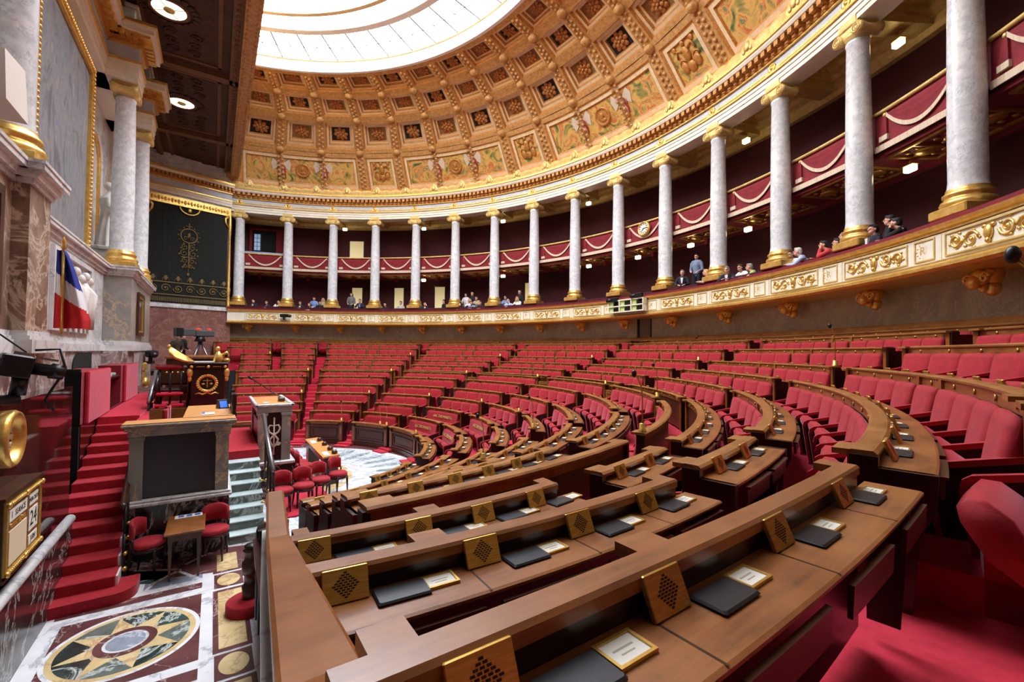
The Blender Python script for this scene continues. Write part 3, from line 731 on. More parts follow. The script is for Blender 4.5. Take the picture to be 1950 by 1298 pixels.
# gallery clock hung on the centre drape, camera boxes and display on the balcony
t = empty('gallery_clock', P2(89.2,25.05,12.28), R_(89.2-90), 'round gilt clock with white face hung on the centre balcony drape', 'clock')
X = frame((0,0,0),(1,0,0),(0,0,1),(0,-1,0))
q = MB(); q.lathe([(.0,.0),(.44,.0),(.46,.06),(.42,.14),(.36,.15),(.34,.10)],28,xf=X); q.build('case', M['gold'], t)
q = MB(); q.lathe([(.35,.09),(.0,.10)],28,xf=X); q.build('dial', M['paper'], t)
q = MB()
for k in range(12):
    b = 2*PI*k/12; q.box(-.018,.018,.22,.31,.10,.112,xf=X @ Matrix.Rotation(-b,4,'Z'))
q.build('numerals', M['black'], t)
q = MB(); q.box(-.016,.016,-.05,.19,.115,.13,xf=X @ Matrix.Rotation(2.45,4,'Z')); q.box(-.012,.012,-.05,.27,.115,.13,xf=X @ Matrix.Rotation(-1.5,4,'Z')); q.build('hands', M['black'], t)
t = empty('vote_display', P2(88.7,23.45,7.1), R_(88.7-90), 'white six-window display box fixed to the front of the balcony', 'display')
q = MB(); rect_frame(q,-1.36,1.36,0,.74,.06,-.3,0); q.box(-1.36,1.36,-.3,0,.34,.40); q.box(-.48,-.42,-.3,0,.06,.68); q.box(.42,.48,-.3,0,.06,.68); q.box(-1.36,1.36,-.05,0,0,.74); q.build('casing', M['white'], t)
gl = plain('green_glass_pane', (170,190,120), .3, emit=(190,210,120), estr=.25)
for a_ in (-1.28,-.40,.50):
    for z_ in (.08,.42):
        q = MB(); q.box(a_,a_+.26,-.2,-.1,z_,z_+.22); q.build('pane', gl, t)
        q = MB(); q.box(a_+.3,a_+.74,-.2,-.1,z_,z_+.22); q.build('dark_pane', M['black'], t)
def small_cam(a, z, lab, flip=1, r=23.3):
    t = empty('robotic_camera', P2(a,r,z), R_(a-90), lab, 'camera', 'small robotic cameras on the balcony')
    q = MB(); q.bbox(-.28,.28,-.2,.0,.0,.26,.04); q.build('body', M['black'], t)
    q = MB(); q.tube([(flip*.2,-.1,.13),(flip*.55,-.18,.10)],[.13,.11],10); q.build('lens', M['black'], t)
    q = MB(); q.box(-.06,.06,-.12,.32,-.2,.0); q.build('bracket', M['blackm'], t)
small_cam(159.6,7.35,'small black camera clamped to the balcony below the second column')
small_cam(90.8,7.75,'small black camera at the left end of the white display box',-1)
small_cam(86.2,7.85,'small black camera at the right end of the white display box',-1)
# door and conduit in the round marble wall
t = empty('service_door', P2(88.9,24.98,4.5), R_(88.9-90), 'plain stone-coloured service door below the white display box', 'door')
q = MB(); q.box(-.4,.4,-.03,.0,0,2.3); q.build('leaf', plain('door_stone',(112,100,84),.5), t)
q = MB(); q.box(-.56,-.42,-.08,.0,0,2.35); q.box(.42,.47,-.05,.0,0,2.3); q.build('jamb', M['blackm'], t)
# ------------------------------------------------------------------ tiers, desks, seats
RW = {1:(7.01,1.17,3.79),2:(8.34,1.49,3.79),3:(9.67,1.82,3.79),4:(10.9,2.23,3.79),5:(12.13,2.64,3.79),6:(13.46,3.06,3.79),7:(14.78,3.37,3.79),
      8:(15.5,3.42,3.79),9:(16.65,3.75,3.79),10:(17.85,4.08,3.79),11:(18.75,4.45,3.79),12:(20.45,4.94,2.9),13:(22.3,5.33,1.9),14:(24.55,5.50,0)}
OX = {12:-.4,13:-.3,14:0}
def RC(k): return (OX.get(k,-.5), RW[k][2])
FL = {0:0,1:.13,2:.46,3:.87,4:1.28,5:1.70,6:2.01,7:2.39,8:2.39,9:2.72,10:3.09,11:3.56,12:3.97,13:4.14}
E_ = {
1:[(177,154.5),(148.3,132.5),(127.7,108.8),(106.8,86.4),(84,72.5),(70.5,52.1),(45,30)],
2:[(177,154.1),(150.7,133.8),(129.9,113.4),(109,89.5),(86.5,72),(68,49.4),(44.2,9.2)],
3:[(177,155.9),(152.2,136),(131,114.5),(109.9,92.5),(87.1,70.6),(66.5,47.9),(42.4,7.5)],
4:[(177,157.7),(153.8,136.8),(132.8,115.4),(110.9,93.2),(89.5,72.1),(67,50.6),(42.4,26.4),(23,6.6)],
5:[(177,158.6),(155,137.2),(133.3,115.2),(111.8,93),(89.6,70.6),(66.9,47.7),(44.3,24.4),(21.3,5.6)],
6:[(175.8,159.5),(156.2,137.8),(135,115.8),(112.7,93.3),(90.6,70.8),(67.6,46.5),(43.2,23.5),(20.4,4.2)],
7:[(176.6,159.9),(157,138.3),(135.2,116.5),(113.6,94.2),(90.9,71),(68.5,48.5),(45.3,23),(20,3.2)],
8:[(176,170),(167.5,160.2),(157.9,138.6),(136.1,116.7),(114.1,94),(91.4,70.8),(68,47.8),(45.5,21),(18.5,12)],
9:[(176,169.6),(167.3,160.2),(157.8,138.6),(136.1,116.6),(114,93.7),(91.5,70.4),(67.7,45.9),(43.8,19.4),(17.5,11.1)],
10:[(176,169.8),(167.8,160.9),(158.3,139),(136.8,117.2),(114.5,94),(91.5,69.7),(67.6,45.4),(42.2,10.9)],
11:[(176,170.1),(168.1,161),(158.5,138.8),(136.6,116.2),(113.9,92.8),(90.4,67.8),(65.8,41.4),(39.3,13.6),(12.4,6.5)],
12:[(176,168),(166.1,159.4),(157,137),(134.7,114.4),(112.8,91.7),(89.7,67.6),(65.9,43.8),(42.1,16)],
13:[(176,166),(164.2,157.3),(155.2,135.6),(133.7,114),(111.8,91.4),(89.3,67.9),(66.1,45.5),(43.8,17)],
14:[(168,90.5),(88,20)]}
def PR(k, a, dr=0, z=None):
    r, z0, _ = RW[k]; c = RC(k); return (c[0]+(r+dr)*cos(R_(a)), c[1]+(r+dr)*sin(R_(a)), z0 if z is None else z)
# carpeted tiers
for k in range(1,14):
    r, z, oy = RW[k]; r2 = RW[k+1][0]+.6
    lo = math.degrees(math.asin(1.25/r)) if k <= 6 else math.degrees(math.asin(.14/r))
    hi = 180-math.degrees(math.asin(1.0/r))
    mb = MB(); mb.arc(bx_(r-.02 if k > 1 else 7.15, r2, -.05 if k == 1 else FL[k-1]-.4, FL[k]), hi, lo, C=RC(k), n=70)
    struct(mb.world('floor_tier_%d' % k, M['carpet']))
# aisle steps: two treads to a row
AIS = []
def gaps(k):
    e = E_[k]; return [((e[i][1]+e[i+1][0])/2) for i in range(len(e)-1)]
for k in range(1,13):
    for gi, a in enumerate(gaps(k)):
        r, z, oy = RW[k]; c = RC(k)
        f0, f1 = FL[k-1], FL[k]
        if f1-f0 < .05: continue
        w = math.degrees(.40/r); mb = MB()
        mb.arc(bx_(r-.62,r+.05,f0-.1,f0+(f1-f0)*.5), a+w, a-w, C=c, n=2)
        mb.arc(bx_(r-.28,r+.05,f0-.1,f1), a+w, a-w, C=c, n=2)
        AIS.append(mb)
for i, mb in enumerate(AIS): struct(mb.world('floor_aisle_step_%d' % (i+1), M['carpet']))

BN = {0:'far left block',1:'second block from the left',2:'third block from the left',3:'fourth block from the left',4:'fifth block from the left',5:'sixth block from the left',6:'seventh block from the left',7:'near block',8:'nearest small block'}
def block_name(k, i, a0, a1):
    am = (a0+a1)/2
    if k >= 8 and i <= 1: return 'far left corner block' if i == 0 else 'narrow block beside the far left stairs'
    for lim, nm in ((157.5,'block beside the far left stairs'),(136,'second block from the left'),(113.5,'third block from the left'),(91.5,'fourth block from the left'),(68.5,'fifth block from the left'),(46.5,'sixth block from the left'),(19,'curving block at right')):
        if am > lim: return nm
    return 'block nearest the camera'
# shared little fittings
dotm = MB(); dotm.lathe([(.0,-.012),(.035,-.012),(.03,.0)],8,xf=frame((0,0,0),(1,0,0),(0,0,1),(0,1,0))); dot_me = dotm.data('number_stud', M['brass'])
def fit_meshes(s):
    """speaker panel, blotter, name plate; local y = outward, x to the right seen from the hall's centre"""
    q = MB(); T = Matrix.Rotation(R_(24),4,'X')
    w, h = .105*s, .15*s
    q.cur = 0; q.bbox(-w,w,-.012*s,.012*s,0,h,.004*s,xf=T)
    q.cur = 1
    for r in range(11):
        nn = 6-abs(r-5) if True else 0
        for c_ in range(max(1,nn)):
            x = (c_-(nn-1)/2)*.021*s; z = h*.5+(r-5)*.0105*s
            q.box(x-.0075*s,x+.0075*s,.0122*s,.0132*s,z-.0035*s,z+.0035*s,xf=T)
    sp = q.data('speaker_panel', [M['brass'],M['black']])
    q = MB(); q.bbox(-.13*s,.13*s,-.075*s,.075*s,0,.018*s,.008*s); bl = q.data('blotter', M['leather'])
    q = MB(); q.cur = 0
    for b in ((-.085,.085,-.062,-.05),(-.085,.085,.05,.062),(-.085,-.073,-.05,.05),(.073,.085,-.05,.05)): q.box(b[0]*s,b[1]*s,b[2]*s,b[3]*s,0,.014*s)
    q.cur = 1; q.box(-.073*s,.073*s,-.05*s,.05*s,0,.008*s)
    q.cur = 2; q.box(-.045*s,.045*s,-.012*s,-.004*s,.008*s,.0086*s); q.box(-.03*s,.03*s,.012*s,.018*s,.008*s,.0086*s)
    npm = q.data('name_plate', [M['brass'],M['paper'],plain('faint_ink',(176,166,140),.6)])
    return sp, bl, npm
FIT = fit_meshes(1.0); FITN = fit_meshes(.80)
def addchild(name, me, parent, loc, rz, rx=0):
    o = bpy.data.objects.new(name, me); COL.objects.link(o); o.parent = parent; o.location = loc; o.rotation_euler = (rx,0,rz); return o
def seat_layout(k, a0, a1):
    """centres and pitch of the seats whose backs lean on rail k's block a0..a1 (row k-1)"""
    r = RW[k][0]; row = k-1
    W = (a0-a1)*PI/180*r-.30
    n3 = {8:(3,1,3),9:(3,1,3),10:(4,1,4),11:(4,1,4),12:(5,1,5)}
    full = 17 < a0-a1 < 27.5
    if row in n3 and full:
        l, m_, q = n3[row]; n = l+m_+q; gap = .16; p = (W-2*gap)/n; xs = []; x = .15
        for g, cnt in enumerate((l,m_,q)):
            for _ in range(cnt): xs.append(x+p/2); x += p
            if g < 2: x += gap
        posts = [.15+l*p+gap/2, .15+l*p+gap+m_*p+gap/2]
    else:
        n = {3:4,4:4,5:5,6:6}.get(row) if (14 < a0-a1 < 24) else None
        n = n or max(1, round(W/.87)); p = W/n; xs = [.15+p*(i+.5) for i in range(n)]; posts = []
    return [a0-math.degrees(x/r) for x in xs], p, [a0-math.degrees(x/r) for x in posts]

desks = []
def desk(k, i, a0, a1):
    r, z, oy = RW[k]; c = RC(k); am = (a0+a1)/2; f0 = FL[max(k-1,0)]
    nm = block_name(k,i,a0,a1)
    if k == 1: lab = 'panelled front desk facing the marble circle, %s' % nm
    elif k == 7: lab = 'tall wooden partition along the cross gangway, %s' % nm
    elif k == 14: lab = 'wooden rail along the round marble wall, %s part' % ('left' if am > 90 else 'right')
    else: lab = 'curved wooden desk row, %s up from the floor, %s' % (ORD[k], nm)
    t = empty('desk_row' if k not in (7,) else 'gangway_partition', PR(k,am,0,f0), 0, lab, 'desk' if k != 7 else 'partition', 'curved desk rows of the hemicycle')
    n = max(3,int((a0-a1)/1.4))
    q = MB(); q.arc([(r-.03,z-.045),(r-.035,z-.02),(r-.01,z),(r+.11,z),(r+.135,z-.02),(r+.13,z-.05)], a0, a1, c, n)
    for e0,e1 in ((a0,a0-math.degrees(.30/r)),(a1+math.degrees(.30/r),a1)):
        q.arc([(r-.12,z-.045),(r-.12,z-.006),(r+.0,z-.004),(r+.0,z-.045)], e0, e1, c, 2)
    q.world('cap_rail', M['woodlt'], t)
    q = MB(); q.arc(bx_(r+.0,r+.05,z-.18,z-.045), a0, a1, c, n); frz = q.world('frieze_board', M['wood'], t)
    q = MB(); q.arc(bx_(r+.02,r+.06,f0,z-.18), a0, a1, c, n)
    if k == 1:
        d = a0-a1
        for (b0,b1) in ((a0-.6,a1+.6),):
            for zz in (z-.26,f0+.26): q.arc(bx_(r-.03,r+.02,zz-.04,zz+.04), a0-1.2, a1+1.2, c, n)
            for aa in (a0-1.4,a1+1.4): q.arc(bx_(r-.03,r+.02,f0+.26,z-.26), aa+.35, aa-.35, c, 2)
            for aa in (a0-2.6,a1+2.6): q.arc(bx_(r-.02,r+.02,f0+.4,z-.4), aa+.15, aa-.15, c, 2)
            for zz in (z-.4,f0+.4): q.arc(bx_(r-.02,r+.02,zz-.015,zz+.015), a0-2.6, a1+2.6, c, n)
        q.arc(bx_(r-.06,r+.02,f0,f0+.2), a0, a1, c, n)
    q.world('back_panel', M['wood2'], t)
    if k == 1:
        for aa in (a0-.9,a1+.9):
            q = MB(); X = Matrix.Translation(PR(1,aa,-.04,z-.16)) @ Matrix.Rotation(R_(aa-90),4,'Z'); q.tube([(-.06,0,0),(.06,0,0)],.06,10,xf=X); q.prism([(-.05,0),(0,-.05),(.02,-.2),(.04,0)],-.06,.06,'x',xf=X); q.world('scroll_bracket', M['wood2'], t)
    depth = .10 if k in (7,14) else .44
    if k not in (7,14):
        q = MB(); q.arc([(r+.10,z-.14),(r+.40,z-.14),(r+.425,z-.125),(r+.425,z-.105),(r+.41,z-.10),(r+.10,z-.10)], a0, a1, c, n); q.world('desktop', M['wood'], t)
    for e in (a0,a1):
        w = math.degrees(.035/r); q = MB()
        if k in (7,14): q.arc(bx_(r-.015,r+.12,f0,z-.04), e+w, e-w, c, 1)
        else:
            q.arc([(r-.015,f0),(r+.30,FL[min(k,13)] if k > 1 else 0),(r+.34,z-.5),(r+.42,z-.32),(r+.43,z-.10),(r+.14,z-.10),(r+.14,z-.03),(r-.015,z-.03)], e+w, e-w, c, 1)
        q.world('end_panel', M['dwood'], t)
        # pale post seen from the seats
        sgn = -1 if e == a0 else 1
        q = MB(); q.arc(bx_(r-.035,r+.01,f0,z-.045), e+sgn*math.degrees(.02/r) if sgn > 0 else e, e+sgn*math.degrees(.14/r), c, 1); q.world('end_post', M['wood'], t)
    if k > 2:
        cs, p, posts = seat_layout(k,a0,a1)
        for a in posts:
            w = math.degrees(.055/r); q = MB(); q.arc(bx_(r-.035,r+.01,f0+.5,z-.045), a+w, a-w, c, 1); q.world('dividing_post', M['wood'], t)
        L = parent_loc(t)
        for a in cs: addchild('number_stud', dot_me, frz, Vector(PR(k,a,-.004,z-.11))-L, R_(a-90))
    # writing places, where the desk's back is in view
    if k not in (7,14) and am < 78 and k <= 11:
        cs = seat_layout(k+1 if k < 13 else k, a0, a1)[0] if k > 1 else [a0-(a0-a1)*(j+.5)/4 for j in range(4)]
        L = parent_loc(t)
        for a in cs:
            d = lambda x: a-math.degrees(x/r)
            addchild('speaker_panel', FIT[0], t, Vector(PR(k,d(.20),.20,z-.10))-L, R_(d(.2)-90))
            addchild('blotter', FIT[1], t, Vector(PR(k,d(-.05),.21,z-.10))-L, R_(a-90))
            addchild('name_plate', FIT[2], t, Vector(PR(k,d(-.28),.20,z-.10))-L, R_(d(-.28)-90))
            q = MB(); w = math.degrees(.34/r); q.arc(bx_(r+.425,r+.45,z-.30,z-.16), a+w, a-w, c, 3); q.arc(bx_(r+.42,r+.47,z-.17,z-.15), a+w, a-w, c, 3); q.world('folding_flap', M['wood2'], t)
    return t
for k in range(1,15):
    for i,(a0,a1) in enumerate(E_[k]): desk(k,i,a0,a1)
# lettering on two benches' rails
X0 = [(3,2,'COMMISSIONS')]
# ---- seats
SW = .84
def seat_parts(t, w=SW):
    h = w/2-.012
    q = MB()
    prof = [(-.10,.44),(-.17,.50),(-.185,.62),(-.15,.85),(-.10,1.12),(-.075,1.185),(-.03,1.20),(-.0,1.17),(-.0,.44)]
    rr = []
    for x, sh in ((-h,.05),(-h+.03,.012),(-h+.12,0),(0,-.02),(h-.12,0),(h-.03,.012),(h,.05)):
        rr.append([(x, min(0,y+sh if y < -.05 else y), z-(sh*.4 if z > 1.1 else 0)) for y,z in prof])
    q.rings(rr[::-1], smooth=True); q.build('backrest', M['velvet'], t)
    q = MB(); h2 = h-.045
    prof = [(-.12,.40),(-.20,.36),(-.34,.46),(-.46,.66),(-.475,.74),(-.43,.80),(-.34,.80),(-.24,.72),(-.16,.56)]
    rr = []
    for x, sh in ((-h2,.05),(-h2+.04,.01),(0,-.015),(h2-.04,.01),(h2,.05)):
        cy, cz = -.3,.6
        rr.append([(x, cy+(y-cy)*(1-sh), cz+(z-cz)*(1-sh)) for y,z in prof])
    q.rings(rr[::-1], smooth=True); q.build('seat_cushion', M['velvet'], t)
    arm_mesh.append(None)
def arm_data():
    q = MB(); q.cur = 0
    po = [(-.0,.92),(-.48,.80),(-.53,.76),(-.545,.68),(-.46,.06),(-.46,0),(-.30,0),(-.0,.0)]
    pi = [(-.0,.87),(-.46,.755),(-.495,.72),(-.50,.66),(-.42,.08),(-.42,.02),(-.30,.02),(-.0,.02)]
    n = len(po); hw = .035
    # rim strip (velvet) with recessed dark cheeks
    for a,b in zip(range(n), list(range(1,n))+[0]):
        q.cur = 0
        q.quad((-hw,*po[a]),(-hw,*po[b]),(hw,*po[b]),(hw,*po[a]))
        q.quad((hw,*po[a]),(hw,*po[b]),(hw,*pi[b]),(hw,*pi[a])); q.quad((-hw,*po[a]),(-hw,*pi[a]),(-hw,*pi[b]),(-hw,*po[b]))
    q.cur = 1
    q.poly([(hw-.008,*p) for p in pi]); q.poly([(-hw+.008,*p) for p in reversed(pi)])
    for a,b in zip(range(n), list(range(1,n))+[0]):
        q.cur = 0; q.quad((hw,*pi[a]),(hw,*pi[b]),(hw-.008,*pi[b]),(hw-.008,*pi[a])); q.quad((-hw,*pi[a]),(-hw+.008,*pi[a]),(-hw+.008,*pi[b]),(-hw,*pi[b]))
    return q.data('armrest', [M['velvet'],M['cheekv']])
arm_mesh = []
arm_me = arm_data()
seat0 = empty('bench_seat', (0,0,0)); seat_parts(seat0)
back_me = seat0.children[0].data; cush_me = seat0.children[1].data
for ch in list(seat0.children): bpy.data.objects.remove(ch)
bpy.data.objects.remove(seat0)
CAMP = Vector((18.29,3.50,4.72))
seats = []
for k in range(4,15):
    row = k-1
    if row == 7: continue
    for i,(a0,a1) in enumerate(E_[k]):
        cs, p, posts = seat_layout(k,a0,a1)
        am = (a0+a1)/2
        near = am < 19 and row <= 6
        for j, a in enumerate(cs):
            if near and j < len(cs)-2: continue
            if row == 11 and a < 17: continue
            if row == 10 and a < 13: continue
            if row in (12,13) and a < 24: continue
            seats.append(dict(row=row,k=k,i=i,j=j,n=len(cs),a=a,p=p,nm=block_name(k,i,a0,a1),pos=Vector(PR(k,a,-.02,RW[k][1]-1.36)),last=(j == len(cs)-1)))
for j in range(2):
    a_ = 11.6-2.3*j; r_ = 18.86+.36*j
    seats.append(dict(row=10,k=11,i=8,j=j,n=4,a=a_-7,p=.86,nm='block at the right edge nearest the camera',pos=Vector((-.5+r_*cos(R_(a_)),3.79+r_*sin(R_(a_)),3.09)),last=False))
for s in seats: s['d'] = (s['pos']-CAMP).length*(1.0+.35*(s['row'] in (11,12,13)))
seats.sort(key=lambda s: s['d'])
print('SEATS', len(seats))
NEARN = 300
for s in seats[:NEARN]:
    lab = 'red seat, %s from left, %s row up, %s' % (ORD[s['j']+1], ORD[s['row']], s['nm'])
    t = empty('bench_seat', s['pos'], R_(s['a']-90), lab, 'seat', 'red tip-up seats of the hemicycle'); t.scale.x = s['p']/SW
    addchild('backrest', back_me, t, (0,0,0), 0); addchild('seat_cushion', cush_me, t, (0,0,0), 0)
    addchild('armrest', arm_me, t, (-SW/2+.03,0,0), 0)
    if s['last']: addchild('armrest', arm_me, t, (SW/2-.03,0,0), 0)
q = MB()
for s in seats[NEARN:]:
    X = Matrix.Translation(s['pos']) @ Matrix.Rotation(R_(s['a']-90),4,'Z') @ Matrix.Diagonal((s['p']/SW,1,1,1))
    for me in (back_me, cush_me): q.add([tuple(v.co) for v in me.vertices],[tuple(f.vertices) for f in me.polygons],True,xf=X)
if q.v:
    o = q.world('seats_far', M['velvet'], None, (0,22,4)); tag(o,'red velvet seats of the topmost and farthest rows below the marble wall','seats','red tip-up seats of the hemicycle','stuff')
# ---- wide ministers' benches in the two lowest rows
def bench(k, a0, a1, lab, txt=None):
    r, z, _ = RW[k]; c = RC(k); am = (a0+a1)/2; f = z-1.36
    t = empty('wide_bench', PR(k,am,-.02,f), 0, lab, 'bench', 'wide red benches of the lowest rows')
    e0, e1 = a0-math.degrees(.2/r), a1+math.degrees(.2/r)
    q = MB(); q.arc([(r-.12,f+.44),(r-.205,f+.55),(r-.18,f+.8),(r-.12,f+1.12),(r-.08,f+1.2),(r-.02,f+1.2),(r-.02,f+.44)], e0, e1, c, 12); q.world('backrest', M['velvet'], t)
    n = max(2, round((e0-e1)*PI/180*r/.95)); L = parent_loc(t)
    for j in range(n):
        a = e0+(e1-e0)*(j+.5)/n; o = addchild('seat_cushion', cush_me, t, Vector(PR(k,a,-.02,f))-L, R_(a-90)); o.scale.x = .97*((e0-e1)*PI/180*r/n)/SW
    for a in (e0+.3,e1-.3): addchild('armrest', arm_me, t, Vector(PR(k,a,-.02,f))-L, R_(a-90))
    if txt:
        X = Matrix.Translation(Vector(PR(k,am,-.18,f+1.0))-L) @ Matrix.Rotation(R_(am-90),4,'Z') @ frame((0,0,0),(1,0,0),(0,-.17,.98),(0,-.98,-.17)).normalized()
        X = Matrix.Translation(Vector(PR(k,am,-.17,f+.98))-L) @ Matrix.Rotation(R_(am-90),4,'Z') @ Matrix.Rotation(R_(90-14),4,'X')
        q = MB(); text_into(q, txt, .19, X, .008); q.build('gold_lettering', M['goldm'], t)
BT = 'BANC DES MINISTRES'
for k, row in ((2,'front'),(3,'second')):
    for i,(a0,a1) in enumerate(E_[k]):
        if i == 6: continue
        nm = block_name(k,i,a0,a1)
        bench(k,a0,a1,'wide red bench in the %s row, %s%s' % (row, nm, ', lettered in gold' if i in (3,4) else ''), BT if i in (3,4) else None)
X = Matrix.Translation(PR(3,122.7,-.008,1.72)) @ Matrix.Rotation(R_(122.7-90),4,'Z') @ Matrix.Rotation(PI/2,4,'X')
q = MB(); text_into(q,'COMMISSIONS',.15,X,.01)
for o in [o for o in COL.objects if o.name.startswith('desk_row') and o.get('label','').startswith('curved wooden desk row, third up from the floor, third block')]: q.world('gold_lettering', M['goldm'], o)
# ---- gooseneck microphones at the right end of blocks
mic0 = None
def mic(k, a, lab, dr=.05, h=1.0):
    global mic0
    p = PR(k,a,dr)
    if mic0 is None:
        t = empty('gooseneck_microphone', p, R_(a-90), lab, 'microphone', 'gooseneck microphones on the desk ends'); mic0 = t
        q = MB(); q.lathe([(.07,0),(.07,.03),(.055,.04),(.055,.14),(.03,.15)],12); q.build('socket', M['brass'], t)
        q = MB(); q.tube([(0,0,.14),(0,0,.6),(.01,-.02,.78),(.03,-.06,.9),(.05,-.11,.97)],.012,6); q.build('gooseneck', M['brass'], t)
        q = MB(); q.ell((.055,-.13,1.0),(.045,.045,.065),10,7); q.build('windshield', M['black'], t)
    else: dup(mic0, p, R_(a-90), lab)
for k, idx in ((1,(1,2,3)),(4,(0,1,2,3,4,5,6)),(7,(0,1,2,3,4,5,6)),(11,(2,3,4,5,6,7))):
    for i in idx:
        a0,a1 = E_[k][i]; mic(k, a1+math.degrees(.1/RW[k][0]), 'gooseneck microphone at the right end of desk row %s, %s' % (ORD[k], block_name(k,i,a0,a1)))
mic(11, E_[11][0][1]+.3, 'gooseneck microphone at the right end of desk row eleventh, far left corner block')
mic(1, 113.5, 'gooseneck microphone on the front desk, right half of the third block')
# ---- half gates closing the aisles at the gangway
for gi in range(2,6):
    e = E_[7]; a0, a1 = e[gi][1], e[gi+1][0]; r = 14.78; am = (a0+a1)/2
    t = empty('aisle_gate', PR(7,am,.0,2.05), R_(am-90), 'low wooden gate across the %s aisle at the gangway' % ORD[gi+1], 'gate', 'low wooden aisle gates')
    w = (a0-a1)*PI/180*r/2-.05
    q = MB(); q.box(-w,w,.0,.04,.05,1.02); q.build('leaf', M['wood'], t)
    q = MB(); q.box(-w,w,-.03,.07,1.02,1.07); rect_frame(q,-w,w,.08,1.0,.07,-.02,.0); q.build('gate_frame', M['woodlt'], t)

# ---- the near wing: three desks right below the camera, laid along measured edges
def near_desk(name_lab, pts, z, f, dz, dd, places, sc, tabs, endx):
    """pts: outer edge of the cap rail (x,y); x as a quadratic of y"""
    import numpy as np
    P = np.array(pts); co = np.polyfit(P[:,1], P[:,0], 2)
    y0, y1 = P[0,1]-.06, P[-1,1]
    X = lambda y: float(np.polyval(co, y)); n = 14
    t = empty('desk_row', (X((y0+y1)/2),(y0+y1)/2,f), 0, name_lab, 'desk', 'curved desk rows of the hemicycle')
    def strip(prof, ya, yb, nm, m):
        q = MB(); rr = []
        for i in range(n+1):
            y = ya+(yb-ya)*i/n; s = np.polyval(np.polyder(co), y); nx, ny = 1/math.sqrt(1+s*s), -s/math.sqrt(1+s*s)
            rr.append([(X(y)+nx*d, y+ny*d, zz) for d, zz in prof])
        q.rings(rr); return q, nm, m
    rw = .095*sc/.8
    q,_,_ = strip([(-rw-.01,z-.05),(-rw-.01,z-.012),(-rw,z),(-.012,z),(0,z-.012),(0,z-.05)], y0, y1, '', None)
    for ta, tb in tabs:
        for i in range(3):
            ya = ta+(tb-ta)*i/3; yb = ta+(tb-ta)*(i+1)/3
            rr = [[(X(y)-rw-.10,y,z-.045),(X(y)-rw-.10,y,z-.003),(X(y)-rw+.01,y,z-.002),(X(y)-rw+.01,y,z-.045)] for y in (ya,yb)]; q.rings(rr)
    q.world('cap_rail', M['wood'], t)
    q,_,_ = strip([(-rw+.02,f),(-rw+.02,z-.05),(-.012,z-.05),(-.012,f)], y0, y1, '', None); q.world('back_panel', M['dwood'], t)
    q,_,_ = strip([(-.01,z-dz-.03),(dd-.02,z-dz-.03),(dd,z-dz-.018),(dd,z-dz-.006),(dd-.012,z-dz),(-.01,z-dz)], y0, y1+endx, '', None); q.world('desktop', M['wood'], t)
    q,_,_ = strip([(.0,f),(.0,z-dz-.03),(dd-.05,z-dz-.03),(dd-.10,f)], y1+endx-.03, y1+endx-.01, '', None); q.world('end_panel', M['dwood'], t)
    q,_,_ = strip([(.0,f),(.0,z-dz-.03),(dd-.05,z-dz-.03),(dd-.10,f)], y0, y0+.02, '', None); q.world('end_panel', M['dwood'], t)
    L = parent_loc(t); sp = places[1]-places[0]
    for y in places:
        def at(dy, d): 
            yy = y+dy; s = np.polyval(np.polyder(co), yy); return Vector((X(yy)+d, yy, z-dz))-L, math.atan2(-1, s)+0*PI
        rz = -PI/2
        for nm, me, dy, d in (('speaker_panel',FITN[0],0,.045),('blotter',FITN[1],sp*.34,.085),('name_plate',FITN[2],sp*.62,.07)):
            pos, _ = at(dy,d); s = np.polyval(np.polyder(co), y+dy); addchild(nm, me, t, pos, -PI/2-math.atan(s))
        if y+sp*.5 < y1+endx:
            q,_,_ = strip([(dd-.0,z-dz-.16),(dd+.016,z-dz-.16),(dd+.022,z-dz-.045),(dd+.0,z-dz-.045)], y-.05*sp, min(y+.82*sp,y1+endx), '', None); q.world('folding_flap', M['wood2'], t)
            q,_,_ = strip([(.0,z-dz-.0005),(dd-.004,z-dz-.0005),(dd-.004,z-dz+.0006),(.0,z-dz+.0006)], y-.13*sp, y-.115*sp, '', None); q.world('seam', M['dwood'], t)
def scl(pts, h0, h1): return [(18.29+(x-18.29)*h1/h0, 3.5+(y-3.5)*h1/h0) for x,y in pts]
A_ = scl([(17.561,3.718),(17.575,3.876),(17.587,4.074),(17.572,4.386),(17.534,4.754),(17.49,5.298),(17.425,6.108)],.53,.62)
B_ = scl([(16.864,3.75),(16.878,4.087),(16.888,4.508),(16.88,4.784),(16.874,5.096),(16.804,5.543)],.66,.83)
C__ = scl([(15.79,3.85),(15.793,4.184),(15.82,4.52),(15.781,5.102),(15.703,5.651)],.97,1.02)
near_desk('nearest long wooden desk, the one directly below the camera', A_, 4.10, 3.2, .12, .25, [3.98,4.60,5.34,6.12], .8, [(A_[0][1]+.02,A_[0][1]+.13),(4.62,4.78),(A_[-1][1]-.14,A_[-1][1])], .16)
near_desk('second long wooden desk in front of the camera', B_, 3.89, 2.9, .11, .24, [3.93,4.51,5.10,5.68], .8, [(4.25,4.40),(B_[-1][1]-.14,B_[-1][1])], .12)
near_desk('third long wooden desk in front of the camera, beside the sloping end rail', C__, 3.70, 2.55, .11, .25, [3.97,4.56,5.02,5.5], .8, [(C__[0][1]+.02,C__[0][1]+.1),(4.6,4.75),(C__[-1][1]-.12,C__[-1][1])], .1)
